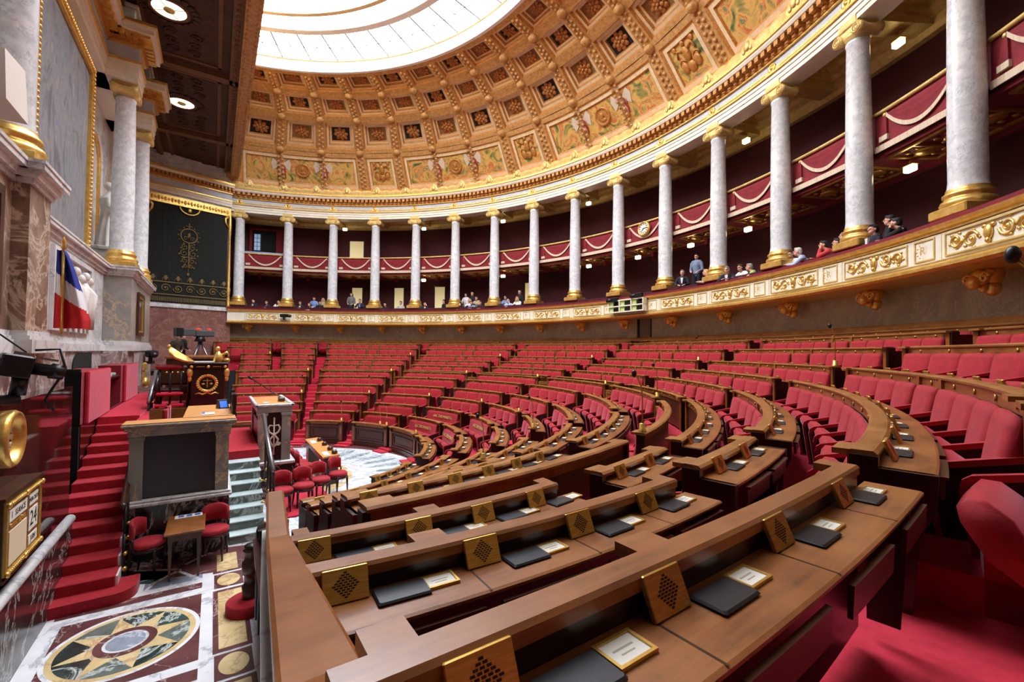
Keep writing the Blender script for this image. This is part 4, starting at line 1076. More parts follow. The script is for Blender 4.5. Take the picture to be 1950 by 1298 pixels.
# sloping end rail of the wing, with its boarded side
st = [(17.95,3.60,3.785,4.27),(17.25,3.62,3.80,4.02),(15.8,3.73,3.835,3.80),(15.0,3.80,3.90,3.80)]
t = empty('end_rail', (16.4,3.7,2.6), 0, 'sloping polished wooden rail closing the end of the near desk rows', 'rail')
q = MB(); q.rings([[(x,a,z-.06),(x,a,z-.01),(x,a+.012,z),(x,b-.012,z),(x,b,z-.01),(x,b,z-.06)] for x,a,b,z in st]); q.world('cap_rail', M['wood'], t)
q = MB(); q.rings([[(x,a+.02,2.2),(x,a+.02,z-.06),(x,b-.02,z-.06),(x,b-.02,2.2)] for x,a,b,z in st]); q.world('side_boarding', M['dwood'], t)
q = MB(); q.rings([[(x,a-.02,z-.30),(x,a-.02,z-.24),(x,a+.02,z-.24),(x,a+.02,z-.30)] for x,a,b,z in st]); q.world('white_bead', M['marw'], t)
# ------------------------------------------------------------------ floor with its inlays
q = MB(); q.box(-24,26,-1.2,14,-.25,0); fl = struct(q.world('floor', M['fl_white']))
z1 = .004
def inl(nm, m, f, par=None):
    q = MB(); f(q); return q.world(nm, m, fl)
def rect(q,x0,x1,y0,y1,z=z1): q.poly([(x0,y0,z),(x1,y0,z),(x1,y1,z),(x0,y1,z)])
inl('dark_red_inlay', M['fl_red'], lambda q:(rect(q,7.72,9.93,1.45,3.40),rect(q,7.22,7.46,1.3,3.40),rect(q,10.15,10.42,1.45,3.40),
    rect(q,7.03,7.68,3.60,4.10),rect(q,9.98,10.62,3.60,4.10),rect(q,5.9,6.96,3.58,4.09),rect(q,7.76,9.92,3.58,4.12),rect(q,10.68,12,3.58,4.12)))
inl('blue_grey_inlay', M['fl_grey'], lambda q:(rect(q,6.1,7.02,2.45,3.40),rect(q,5.72,6.06,2.2,3.40),rect(q,6.45,7.02,1.9,2.37),rect(q,4.6,5.3,4.75,5.0),rect(q,8.3,12.5,4.4,4.9)))
inl('green_inlay', M['fl_green'], lambda q:(q.poly([(5.9,2.25,z1+.002),(6.5,2.1,z1+.002),(6.75,2.55,z1+.002),(6.3,2.95,z1+.002)]),))
inl('white_diagonal', M['fl_white'], lambda q:[q.poly([(a[0],a[1],.007),(b[0],b[1],.007),(b[0]+d[0],b[1]+d[1],.007),(a[0]+d[0],a[1]+d[1],.007)]) for a,b,d in (((5.85,2.2),(6.3,3.0),(.08,-.03)),((6.3,2.95),(7.05,3.4),(.03,-.06)),((6.3,2.98),(6.8,2.5),(.06,.05)),((6.78,2.55),(7.05,2.45),(0,.07)),((6.1,3.05),(5.75,3.4),(.06,.05)))])
inl('yellow_inlay', M['fl_yel'], lambda q:(rect(q,5.98,6.88,3.65,4.03,.008),rect(q,7.86,9.83,3.66,4.05,.008),rect(q,10.76,12,3.66,4.05,.008),
    q.disc((7.36,3.85,.008),.27,28,.2),q.disc((10.3,3.85,.008),.27,28,.2)))
sc_ = (8.8,2.42)
def ring_(q,r,r0,z): q.disc((sc_[0],sc_[1],z),r,64,r0=r0)
inl('star_white_ring', M['fl_white'], lambda q:(ring_(q,.98,.92,.008),ring_(q,.29,.25,.016)))
inl('star_yellow', M['fl_yel'], lambda q:(ring_(q,.92,.84,.008),[q.poly([(sc_[0]+.84*cos(R_(k*45+12)),sc_[1]+.84*sin(R_(k*45+12)),.011),(sc_[0]+.40*cos(R_(k*45+12+24)),sc_[1]+.40*sin(R_(k*45+12+24)),.011),(sc_[0]+.2*cos(R_(k*45+12)),sc_[1]+.2*sin(R_(k*45+12)),.011),(sc_[0]+.40*cos(R_(k*45+12-24)),sc_[1]+.40*sin(R_(k*45+12-24)),.011)]) for k in range(8)]))
def wedges(q,par):
    for k in range(8):
        if (k % 3 == 1) != par: continue
        a0 = 12+45*k; pts = [(sc_[0]+.84*cos(R_(a0+45*i/8)),sc_[1]+.84*sin(R_(a0+45*i/8)),.009) for i in range(9)]; q.poly(pts+[(sc_[0],sc_[1],.009)])
inl('star_green', M['fl_green'], lambda q:wedges(q,False)); inl('star_grey', M['margreen'], lambda q:wedges(q,True))
inl('star_red_ring', M['fl_red'], lambda q:ring_(q,.40,.29,.014)); inl('star_centre', M['fl_grey'], lambda q:q.disc((*sc_,.014),.25,40))
# the round floor in the middle of the benches
cc = (0,5.0)
inl('round_border', M['fl_red'], lambda q:q.disc((*cc,.006),7.0,96,r0=5.72)); inl('round_white_ring', M['fl_white'], lambda q:(q.disc((*cc,.008),5.72,96,r0=5.5),q.disc((*cc,.012),3.55,80,r0=3.2)))
inl('round_field', M['fl_pale'], lambda q:q.disc((*cc,.007),5.5,96))
def rays(q):
    for k in range(36):
        a = k*10; pts = []
        for t,w in ((3.75,0),(4.1,.16),(4.7,.22),(5.1,.14),(5.42,0)): pts.append((t,w))
        P_ = lambda r,s: (cc[0]+r*cos(R_(a))-s*sin(R_(a)), cc[1]+r*sin(R_(a))+s*cos(R_(a)), .010)
        q.poly([P_(t,w) for t,w in pts]+[P_(t,-w) for t,w in reversed(pts[1:-1])])
inl('round_rays', M['fl_blue'], rays)
def raylines(q):
    for k in range(36):
        a = k*10+5; P_ = lambda r,s: (cc[0]+r*cos(R_(a))-s*sin(R_(a)), cc[1]+r*sin(R_(a))+s*cos(R_(a)), .011); q.poly([P_(3.5,.04),P_(5.5,.04),P_(5.5,-.04),P_(3.5,-.04)])
inl('round_white_lines', M['fl_white'], raylines)
def petals(q):
    for k in range(12):
        a0 = k*30+3; pts = [(cc[0]+3.05*cos(R_(a0+24*i/6)),cc[1]+3.05*sin(R_(a0+24*i/6)),.012) for i in range(7)]+[(cc[0]+1.9*cos(R_(a0+24*(6-i)/6)),cc[1]+1.9*sin(R_(a0+24*(6-i)/6)),.012) for i in range(7)]; q.poly(pts)
inl('round_yellow_fields', M['fl_yel'], petals)
# ------------------------------------------------------------------ the tribune wall
q = MB(); q.box(-24.5,14,-1.5,-1.05,0,19.2); struct(q.world('wall_tribune', M['marw']))
def S(nm,m,*bs):
    q = MB()
    for b in bs: q.box(*b)
    return struct(q.world(nm,m))
S('wall_podium', M['marviol'], (4.2,13.5,-1.1,.68,0,4.62),(-13,4.2,-1.1,-.15,0,4.62),(-13,-5.0,-1.1,.62,3.0,4.62))
def mould(nm, path_boxes, layers, m):
    q = MB()
    for (x0,x1,y1) in path_boxes:
        for z0,z_1,o in layers: q.box(x0-o,x1+o,-1.1,y1+o,z0,z_1)
    return struct(q.world(nm,m))
PB = [(-12.6,-5.35,.55),(-6.5,-5.25,.66),(-5.3,5.9,-.2),(5.8,7.0,.72),(6.9,13.5,.5)]
mould('baseboard_tribune', PB, ((4.62,4.86,.12),(4.86,4.93,.08),(4.93,5.02,.04)), M['marw'])
mould('wall_podium_upper', [(-12.6,-5.35,.55),(-6.5,-5.25,.66)], ((5.02,7.62,0),), M['margrey'])
mould('wall_recess', [(-5.3,5.9,-.2)], ((5.02,7.62,0),), M['marw'])
mould('wall_near_base', [(5.8,7.0,.72),(6.9,13.5,.5)], ((5.02,7.62,0),), M['marbreche'])
mould('trim_70', PB, ((7.62,7.72,.05),(7.72,7.86,.12),(7.86,7.96,.22),(7.96,8.02,.24)), M['marw'])
# white sculptured relief in the recess
t = empty('sculpted_relief', (-.6,-.2,5.2), 0, 'white carved marble relief of standing figures behind the tricolour flag', 'relief')
q = MB(); rect_frame(q,-2.2,2.2,0,2.3,.14,-.02,.10); q.build('moulded_frame', M['marw'], t)
q = MB()
for x,h in ((-1.7,1.85),(-1.15,1.95),(-.55,1.8),(.1,1.95),(.7,1.8),(1.3,1.9)):
    q.tube([(x,.06,.14),(x+.03,.1,.8),(x,.12,1.3),(x,.08,h-.3)],[.2,.19,.22,.08],8); q.ell((x+.04,.12,h-.1),(.13,.12,.16),8,6)
    q.tube([(x+.15,.12,1.45),(x+.32,.16,1.15),(x+.2,.2,.95)],[.08,.07,.05],6)
q.build('carved_figures', M['stone'], t)
# great tapestry in a gilt frame
t = empty('tapestry', (0,-.35,8.05), 0, 'huge faded blue-grey figured tapestry in a gilt frame on the tribune wall', 'tapestry')
q = MB(); q.box(-2.75,2.75,-.7,.0,0,6.3); q.build('cloth', M['tap'], t)
q = MB(); rect_frame(q,-3.05,3.05,-.05,6.6,.3,-.72,.10); q.build('gilt_frame', M['gold'], t)
q = MB()
for k in range(44):
    zz = .1+k*.148
    for s in (-1,1): q.ell((s*2.9,.12,zz),(.09,.05,.055),6,4)
for k in range(40): q.ell((-2.9+k*.149,.12,6.45),(.055,.05,.09),6,4)
q.build('frame_beading', M['gold'], t)
S('trim_71', M['marw'], (-5.2,-3.2,-1.1,-.7,8.0,15.6),(3.2,5.2,-1.1,-.7,8.0,15.6))
S('trim_72', M['gold'], (-5.1,-4.7,-.72,-.62,8.02,8.5),(-5.05,-4.75,-.72,-.6,14.9,15.4))
# tribune columns
TC = [(6.4,'tall marble column at the far left edge, beside the tapestry'),(-5.9,'tall marble column between tapestry and green hanging, on the grey pedestal'),(-10.6,'second tall marble column, half hidden behind the one on the grey pedestal')]
for x,l in TC: dup(col0,(x,.22,8.0),PI,l,'tall columns of the tribune wall')
# entablature of the tribune with breaks over the columns
EB = [(-13,14,-.35),(-6.6,-5.2,.66),(-11.3,-9.9,.66),(5.7,7.1,.66)]
mould('trim_73', EB, ((15.6,15.85,.0),(15.85,16.1,.03),(16.1,16.3,.06)), M['white']); mould('trim_74', EB, ((16.3,16.38,.12),(16.96,17.04,.1)), M['gold'])
mould('trim_75', EB, ((16.38,16.96,.02),), M['frieze']); mould('trim_76', EB, ((17.04,17.3,.16),), M['cofg'])
mould('trim_77', EB, ((17.42,17.62,.52),(17.62,17.7,.56)), M['white']); mould('trim_78', EB, ((17.70,17.82,.62),(17.3,17.42,.40)), M['gold'])
q = MB()
for (x0,x1,y1) in EB[1:]:
    for k in range(5):
        x = x0+(x1-x0)*(k+.5)/5; q.box(x-.08,x+.08,y1,y1+.42,17.2,17.42)
        y = -.3+(y1+.3)*(k+.5)/5; q.box(x1,x1+.42,y-.08,y+.08,17.2,17.42)
for k in range(60):
    x = -13+k*.45; q.box(x-.08,x+.08,-.35,.07,17.2,17.42)
q.world('modillions', M['gold'], bpy.data.objects['trim_76'])
# niche and statues
def statue(loc, rz, lab, s=1.0, first=[None]):
    if first[0] is None:
        t = empty('marble_statue', loc, rz, lab, 'statue', 'white marble statues of the tribune')
        q = MB(); q.bbox(-.45,.45,-.4,.4,0,.9,.04); q.bbox(-.55,.55,-.5,.5,.9,1.05,.03); q.build('plinth', M['marw'], t)
        q = MB(); q.tube([(0,0,1.0),(0,0,1.6),(.05,-.04,2.3),(.02,-.02,2.75),(0,0,3.15),(0,0,3.35),(0,-.02,3.5)],[.42,.36,.33,.30,.34,.16,.09],14)
        for k in range(10):
            b = 2*PI*k/10; q.tube([(.40*cos(b),.40*sin(b),1.02),(.33*cos(b),.33*sin(b),1.7),(.26*cos(b+.2),.26*sin(b+.2),2.5)],[.07,.06,.03],6)
        q.ell((0,-.05,3.68),(.15,.17,.2),12,9); q.ell((0,.02,3.75),(.19,.19,.18),12,8); q.ell((0,-.22,3.66),(.03,.04,.05),6,5)
        q.tube([(-.3,0,3.15),(-.46,-.08,2.75),(-.30,-.30,2.5)],[.12,.10,.07],8); q.tube([(.3,0,3.15),(.48,-.1,2.8),(.2,-.36,2.85),(.05,-.36,3.0)],[.12,.10,.07,.05],8)
        q.tube([(-.35,-.1,2.6),(.0,-.34,2.2),(.36,-.1,2.0)],[.08,.12,.08],8)
        o = q.build('figure', M['stone'], t); m_ = o.modifiers.new('blend','REMESH'); m_.mode = 'VOXEL'; m_.voxel_size = .035*K; m_.use_smooth_shade = True
        first[0] = t
    else: dup(first[0], loc, rz, lab)
statue((-7.5,-.45,8.02),PI,'white marble statue of a draped woman in the niche behind the tall columns')
statue((-5.9,.1,17.82),PI,'white marble statue standing on the cornice at the top left corner')
statue((-10.6,.1,17.82),PI,'white marble statue on the cornice above the second tall column')
t = empty('statue_niche', (-7.6,-1.04,8.0), 0, 'round-headed white niche with gilt edge behind the draped statue', 'niche')
q = MB(); pts = [(-1.0,1.0),(-1.0,4.9)]+[(-1.0*cos(PI*k/12),4.9+1.0*sin(PI*k/12)) for k in range(1,12)]+[(1.0,4.9),(1.0,1.0)]
q.tube([(x,.03,z) for x,z in pts],.09,6); q.build('gilt_arch', M['gold'], t)
q = MB(); q.tube([(x*1.25,.02,z*1.03) for x,z in pts],.14,6); q.build('outer_arch', M['marw'], t)
# framed window-like panels in the bases
def panel(loc,w,h,lab):
    t = empty('framed_panel', loc, 0, lab, 'panel'); q = MB(); rect_frame(q,-w/2,w/2,0,h,.16,.0,.10); q.build('wood_frame', M['wood2'], t)
    q = MB(); rect_frame(q,-w/2+.16,w/2-.16,.16,h-.16,.07,.0,.08); q.build('gilt_fillet', M['gold'], t)
    q = MB(); q.box(-w/2+.2,w/2-.2,.0,.04,.2,h-.2); q.build('dark_panel', plain('dark_glass',(18,26,24),.15), t)
panel((8.9,.5,5.25),2.5,2.1,'dark framed panel in wood and gilt at the far left edge, above the clock wall')
panel((-8.6,.55,5.3),1.9,1.95,'dark framed panel in the far pedestal beyond the grey marble')
t = empty('line_loudspeaker', (9.35,.95,8.02), 0, 'white louvred loudspeaker standing on the ledge at the far left edge', 'loudspeaker')
q = MB(); q.prism([(-.5,0),(.35,0),(.45,.62),(-.3,.7)],-.18,.18,'y'); q.build('cabinet', M['paper'], t)
# ------------------------------------------------------------------ the flag
t = empty('tricolour_flag', (5.42,.85,5.02), 0, 'drooping blue, white and red flag on a gold-tipped pole', 'flag')
q = MB(); q.tube([(0,0,0),(.02,0,1.75)],.03,8); q.build('pole', M['gold'], t)
q = MB(); q.lathe([(.0,1.72),(.05,1.76),(.03,1.84),(.045,1.9),(0,2.02)],10,c=(.02,0,0)); q.build('finial', M['gold'], t)
flag = MB(); nx, nz = 40, 60; vs = []
for j in range(nz+1):
    tz = j/nz
    for i in range(nx+1):
        tx = i/nx; w = .13+.40*min(1,tz*1.1)**.8
        y = -.10+w*tx; z = 1.72-1.62*tz+.30*tx*tz*(.4 if tz > .8 else .9)*.35+(.18*tx if tz > .9 else 0)*(-.2); x = .06*sin(tx*9+tz*2)*(.4+tz)+.04*sin(tx*17)
        vs.append((x+.02,y,z))
for j in range(nz):
    for i in range(nx):
        sx = (i+.5)/nx; sz = (j+.5)/nz; v = sz-.28*sx+.06
        flag.cur = 0 if v < .33 else (1 if v < .60 else 2)
        flag.add([vs[j*(nx+1)+i],vs[j*(nx+1)+i+1],vs[(j+1)*(nx+1)+i+1],vs[(j+1)*(nx+1)+i]],[(0,1,2,3)],True)
flag.build('cloth', [plain('flag_blue',(30,44,140),.8),plain('flag_white',(236,236,240),.8),plain('flag_red',(206,34,36),.8)], t)
# ------------------------------------------------------------------ clock wall, parapet, red stair
S('wall_clock', M['marred'], (5.12,13.5,.66,1.0,0,3.90))
S('wall_stair_side', M['marred'], (-7,3.3,.6,.82,0,2.84))
S('wall_stair_recess', M['void'], (3.3,5.12,-.2,.1,0,4.4),(3.3,3.4,.0,.8,0,4.2))  # near-black boxes give the gap beside the stairs its shade by colour
t = empty('marble_parapet', (9,1.18,0), 0, 'low grey veined marble parapet with polished white rail beside the red stairs', 'parapet')
q = MB(); q.box(5.85,13,1.10,1.20,0,1.2); q.world('parapet_slab', M['mardark'], t)
q = MB(); q.tube([(5.77,1.15,1.27),(13,1.15,1.27)],.085,12); q.world('rail', M['marw'], t)
t = empty('red_staircase', (4,1.6,0), 0, 'steep red-carpeted staircase climbing beside the dark glossy clock wall', 'staircase')
q = MB()
for k in range(2,14):
    x = 7.40-.47*(k-1)+.03; yR = 2.10-.035*k; q.prism([(x,-.0),(x,.2*k-.03),(x+.02,.2*k),(-.5,.2*k),(-.5,0)],1.0 if x > 5.8 else .9,yR,'y') if False else q.bbox(x-.55 if k < 13 else x-.9,x+.02,1.02 if x > 5.2 else .84,yR,.2*k-.24,.2*k,.015)
    q.box(x-.55,x,1.02 if x > 5.2 else .84,yR,0,.2*k-.2)
q.world('treads', M['carpetd'], t)
q = MB(); pts = [(6.6,1.02),(7.36,1.16)]+[(6.98+.36*cos(R_(b)),2.02+.34*sin(R_(b))) for b in range(-10,100,10)]+[(6.6,2.36)]
q.prism(pts,0,.2,'z'); q.world('bullnose_step', M['carpetd'], t)
q = MB(); q.box(-7,1.6,.84,1.75,2.56,2.8); q.box(-7,1.6,.84,1.75,0,2.56); q.world('landing', M['carpet'], t)
q = MB()
for k in range(2,14): 
    x = 7.40-.47*(k-1)+.03; yR = 2.10-.035*k; q.box(x-.5,x-.02,yR,yR+.03,0,.2*k-.02)
q.world('stringer', M['marw'], t)
def handrail(lab, pts, posts, foot):
    t = empty('stair_handrail', (pts[0][0],pts[0][1],foot), 0, lab, 'handrail', 'dark stair handrails with brass fittings')
    q = MB(); q.tube(pts,.055,10); q.world('rail', M['wood2'] if lab.startswith('wood') else M['steel'], t)
    for (x,y,z0,z_1) in posts:
        q = MB(); q.tube([(x,y,z0),(x,y,z_1)],.028,8); po_ = q.world('post', M['blackm'], t)
        q = MB(); q.ell((x,y+.02,z0+.12),(.06,.05,.05),8,6); q.ell((x,y+.02,z0+.42),(.045,.04,.04),8,6); q.tube([(x,y-.14,z0+.14),(x,y,z0+.12)],.025,6); q.world('brass_fitting', M['brass'], po_)
handrail('wooden handrail with dark posts at the foot of the red stairs', [(6.35,2.03,1.52),(6.22,2.02,1.52),(4.85,1.97,2.20),(4.7,1.95,2.22)], [(6.25,2.06,.42,1.5),(6.5,2.08,.2,1.0),(5.9,2.05,.62,1.66),(5.0,2.0,1.0,2.1)], 0)
handrail('steel handrail on dark balusters at the head of the red stairs', [(.1,1.8,3.0),(-1.9,1.8,3.92)], [(.05,1.8,2.1,3.0),(-.4,1.8,2.3,3.2),(-.9,1.8,2.5,3.4),(-1.6,1.8,2.8,3.75)], 2.0)
for x0,x1,l in ((.2,3.0,'nearer tall red cloth screen beside the stair landing'),(-5.7,-2.7,'farther red cloth screen beside the stair landing')):
    t = empty('cloth_screen', ((x0+x1)/2,.85,2.8), 0, l, 'screen', 'red cloth screens at the landing'); q = MB(); q.bbox(x0,x1,.80,.90,2.8,4.14,.03); q.world('cloth', M['carpet'], t)
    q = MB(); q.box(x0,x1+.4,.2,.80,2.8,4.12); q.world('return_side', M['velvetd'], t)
# clock and sitting board on the glossy wall
t = empty('wall_clock', (9.12,1.0,3.43), 0, 'round brass clock with white discs for hours on the glossy brown wall', 'clock'); X = frame((0,0,0),(-.86,0,0),(0,0,.86),(0,.8,0))
q = MB(); q.lathe([(0,.0),(.46,.0),(.47,.20),(.44,.26),(.40,.27),(.36,.20),(.34,.12),(.30,.10)],40,xf=X); q.build('case', M['gold'], t)
q = MB(); q.lathe([(.31,.10),(0,.10)],32,xf=X); q.build('dial', plain('clock_dial',(30,22,20),.2), t)
q = MB()
for k in range(12):
    b = 2*PI*k/12; q.lathe([(.048,.105),(.044,.125),(0,.128)],14,c=(.245*sin(b),.245*cos(b),0),xf=X)
hd_ = q.build('hour_discs', M['paper'], t)
q = MB()
for k in range(1,13):
    b = 2*PI*k/12; text_into(q,str(k),.06,X @ Matrix.Translation((.245*sin(b),.245*cos(b),.13)),.001)
q.build('hour_numerals', M['black'], hd_)
q = MB(); q.box(-.008,.008,-.05,.17,.135,.145,xf=X @ Matrix.Rotation(-2.9,4,'Z')); q.box(-.006,.006,-.06,.25,.147,.155,xf=X @ Matrix.Rotation(-1.45,4,'Z')); q.build('hands', M['gold'], t)
t = empty('sitting_board', (8.8,1.0,1.60), 0, 'wood and gilt calendar board showing 24 and SEANCE on the glossy brown wall', 'calendar board'); X = frame((0,0,0),(-.88,0,0),(0,0,.90),(0,.88,0))
q = MB(); q.box(-.86,.86,0,1.16,0,.24,xf=X); q.box(-.9,.9,-.04,.0,0,.27,xf=X); q.box(-.9,.9,1.16,1.22,0,.27,xf=X); q.build('box', M['wood2'], t)
q = MB()
for a in ((-.82,.82,.04,.10),(-.82,.82,1.06,1.12),(-.82,-.76,.1,1.06),(.76,.82,.1,1.06)): q.box(*a,.24,.275,xf=X)
for k in range(26):
    for yy in (.07,1.09): q.ell((-.78+k*.0624,yy,.285),(.022,.03,.02),6,4,xf=X)
for xx in (-.79,0,.79):
    for yy in (.07,1.09): q.ell((xx,yy,.29),(.06,.05,.03),8,5,xf=X)
q.build('gilt_border', M['gold'], t)
q = MB(); q.box(-.74,.74,.12,1.04,.24,.25,xf=X); q.build('face', M['wood'], t)
wins = [(-.66,.12,.80,.98),(.24,.68,.80,.98),(.24,.68,.38,.74),(.24,.68,.15,.31)]
q = MB()
for a in wins: q.box(*a,.25,.258,xf=X)
q.build('windows', M['paper'], t)
q = MB(); q.box(-.66,.12,.14,.66,.25,.262,xf=X); q.build('order_card', plain('cream_card',(226,206,172),.7), t)
def T(x,y,s,tx):
    q = MB(); text_into(q,tx,s,X @ Matrix.Translation((x,y,.259)),.002); q.build('lettering', M['black'], t)
T(-.56,.89,.15,'1'); T(-.2,.89,.13,'SEANCE'); T(.46,.89,.10,'MERCREDI'); T(.46,.56,.36,'24'); T(.46,.23,.12,'JUIN')
q = MB(); text_into(q,'ORDRE DU JOUR',.085,X @ Matrix.Translation((-.27,.73,.252)),.012); q.build('gilt_lettering', M['gold'], t)
# ------------------------------------------------------------------ the rostrum
t = empty('secretaries_rostrum', (5.72,2.95,0), 0, 'marble-fronted rostrum with large dark panel, behind the small table and two chairs', 'rostrum')
q = MB(); q.box(2.6,5.70,2.0,3.86,0,1.28); q.world('plinth', M['mardark'], t)
q = MB(); q.bbox(2.6,5.78,1.96,3.92,1.28,1.36,.02); q.bbox(2.6,5.75,1.99,3.9,1.36,1.42,.02); q.world('plinth_moulding', M['marw'], t)
q = MB(); q.box(5.5,5.70,2.02,2.26,1.42,2.8); q.box(5.5,5.70,3.58,3.84,1.42,2.8); q.box(2.6,5.60,3.6,3.82,1.42,2.8); q.box(2.6,5.60,2.04,2.2,1.42,2.6)
q.bbox(5.45,5.73,2.0,2.28,2.70,2.80,.02); q.bbox(5.45,5.73,3.56,3.87,2.70,2.80,.02); q.world('pilasters', M['margrey'], t)
q = MB(); q.box(5.45,5.62,2.26,3.58,1.42,2.8); q.world('dark_panel', M['dwood'], t)
q = MB(); q.bbox(5.3,5.74,1.99,3.88,2.80,2.93,.01); q.bbox(5.25,5.80,1.93,3.94,2.93,3.02,.02); q.bbox(5.2,5.86,1.88,3.98,3.02,3.08,.02); q.box(2.6,5.4,3.55,3.9,2.8,3.05); q.world('cornice', M['margrey'], t)
q = MB(); q.box(5.22,5.84,1.9,3.96,3.08,3.10); q.box(2.6,5.3,2.92,3.92,3.06,3.10); q.world('leather_top', M['orange'], t)
q = MB(); q.box(2.6,5.3,2.06,2.92,2.30,2.34); q.box(2.6,5.3,2.9,2.94,2.34,3.06); q.box(2.55,2.62,2.06,3.9,1.4,3.05); q.world('inner_boarding', M['wood'], t)
for (x,y,l) in ((4.6,2.55,'red chair back showing inside the secretaries\' rostrum, nearer one'),(3.9,2.55,'red chair back showing inside the secretaries\' rostrum, farther one')):
    u = empty('rostrum_chair',(x,y,2.34),0,l,'chair','red chairs inside the rostrum'); q = MB(); q.bbox(-.24,.24,-.05,.05,.35,.95,.04); q.build('backrest', M['velvet'], u)
    q = MB(); q.bbox(-.24,.24,-.4,.0,.3,.4,.04); q.build('seat', M['velvet'], u); q = MB(); 
    for a in (-.2,.2):
        for b in (-.35,-.03): q.box(a-.025,a+.025,b-.025,b+.025,0,.3)
    q.build('legs', M['dwood'], u)
u = empty('papers_sheaf',(4.75,3.4,3.10),0,'white and blue papers lying on the rostrum top','papers'); q = MB(); q.bbox(-.22,.22,-.14,.14,0,.02,.004); q.build('sheet', M['paper'], u); q = MB(); q.box(-.2,.1,-.13,-.06,.02,.024); q.build('blue_print', plain('blue_print',(70,100,190),.6), u)
u = empty('desk_phone',(3.6,3.72,3.10),R_(20),'small tilted screen with a blue display on the rostrum top','phone'); q = MB(); q.prism([(-.12,0),(.12,0),(.02,.22),(-.06,.24)],-.12,.12,'y'); q.build('body', M['black'], u); q = MB(); q.quad((.115,-.09,.03),(.115,.09,.03),(.03,.09,.20),(.03,-.09,.20)); q.build('display', plain('blue_display',(60,110,210),.3,emit=(60,110,220),estr=.8), u)
u = empty('wooden_screen',(4.2,3.95,3.08),0,'low dark wooden screen with turned posts on the stair side of the rostrum','screen'); q = MB(); q.prism([(-.75,.0),(.75,.0),(.75,.26),(.2,.34),(-.75,.46)],-.03,.03,'y'); q.build('board', M['dwood'], u)
for x in (-.75,.75): q = MB(); q.lathe([(.06,-.2),(.06,.0),(.04,.1),(.06,.3),(.05,.42),(.07,.48),(0,.54)],10,c=(x,0,0)); q.build('post', M['blackm'], u)
# president's high desk
t = empty('presidential_desk', (.5,3.3,2.8), 0, 'high dark mahogany desk with gilt wreath emblem and winged gilt ornaments', 'desk')
q = MB(); q.bbox(-2.6,.48,2.9,3.82,2.8,4.08,.02); q.bbox(-2.7,.58,2.84,3.88,2.72,2.86,.03); q.world('body', M['dwood'], t)
q = MB(); q.bbox(-2.7,.56,2.82,3.90,4.08,4.22,.02); q.bbox(-2.75,.62,2.78,3.94,4.22,4.28,.02); q.world('cornice', M['dwood'], t)
X = frame((.49,3.33,3.60),(0,1,0),(0,0,1),(1,0,0)); q = MB()
q.tube([(.25*cos(2*PI*k/30),.25*sin(2*PI*k/30),.02) for k in range(31)],.045,8,xf=X)
for k in range(24): b = 2*PI*k/24; q.ell((.27*cos(b),.27*sin(b),.05),(.045,.03,.02),6,4,xf=X)
q.box(-.012,.012,-.13,.15,.01,.03,xf=X); q.box(-.12,.12,.08,.10,.01,.03,xf=X); q.ell((-.11,-.02,.02),(.05,.03,.015),8,5,xf=X); q.ell((.11,-.02,.02),(.05,.03,.015),8,5,xf=X)
for s in (-1,1): q.tube([(0,-.30,.02),(s*.12,-.36,.02),(s*.22,-.31,.02),(s*.32,-.35,.02)],[.03,.035,.03,.015],6,xf=X)
q.world('wreath_emblem', M['gold'], t)
q = MB()
for y in (2.9,3.35,3.82): q.lathe([(.05,0),(.05,.03),(0,.04)],12,xf=frame((.57,y,4.15),(0,1,0),(0,0,1),(1,0,0)))
for k in range(5): q.ell((.57,3.05+k*.045,4.15),(.015,.02,.02),6,4); q.ell((.57,3.5+k*.045,4.15),(.015,.02,.02),6,4)
q.ell((.50,2.86,3.95),(.10,.09,.16),10,7); q.ell((.50,3.86,3.95),(.10,.09,.16),10,7); q.ell((.5,2.86,3.75),(.06,.06,.1),8,6); q.ell((.5,3.86,3.75),(.06,.06,.1),8,6); q.world('gilt_ornaments', M['gold'], t)
q = MB()   # winged ornament on the left, sphinx-like ornament on the right
for j in range(7):
    o_ = j*.035; q.tube([(.55-o_,2.95,4.30),(.6-o_,2.72,4.34+o_*.6),(.62-o_,2.48,4.44+o_*.9),(.6-o_,2.34,4.60+o_*.7),(.58-o_,2.30,4.74)],[.03,.045,.05,.045,.02],6)
q.ell((.58,2.31,4.80),(.06,.05,.06),8,6); q.world('winged_ornament', M['gold'], t); q = MB()
q.tube([(.3,3.62,4.28),(.32,3.62,4.5),(.34,3.60,4.66)],[.17,.12,.05],10); q.ell((.34,3.6,4.74),(.07,.07,.08),8,6); q.tube([(.3,3.7,4.5),(.3,3.86,4.62),(.3,3.92,4.5)],[.06,.05,.03],6); q.ell((.3,3.86,4.35),(.08,.1,.08),8,6)
q.world('sphinx_ornament', M['gold'], t)
u = empty('papers_sheaf',(.2,3.2,4.28),R_(4),'white papers on the high desk between the gilt ornaments','papers'); q = MB(); q.bbox(-.25,.25,-.32,.3,0,.03,.006); q.build('sheet', M['paper'], u)
t = empty('padded_balustrade', (.5,2.35,2.9), 0, 'red padded rail on thin black posts beside the high desk', 'balustrade')
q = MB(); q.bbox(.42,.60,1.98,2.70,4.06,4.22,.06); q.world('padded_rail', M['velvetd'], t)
for y in (2.1,2.36,2.64): q = MB(); q.tube([(.5,y,2.95),(.5,y,4.08)],.03,8); q.world('post', M['blackm'], t)
q = MB(); q.bbox(.35,.62,1.98,2.72,2.9,2.98,.03); q.bbox(.2,.6,2.0,2.7,3.25,3.34,.04); q.world('red_ledge', M['carpet'], t)
t = empty('armchair', (-.4,2.4,2.8), R_(90), 'dark armchair with studded leather back behind the padded rail', 'chair')
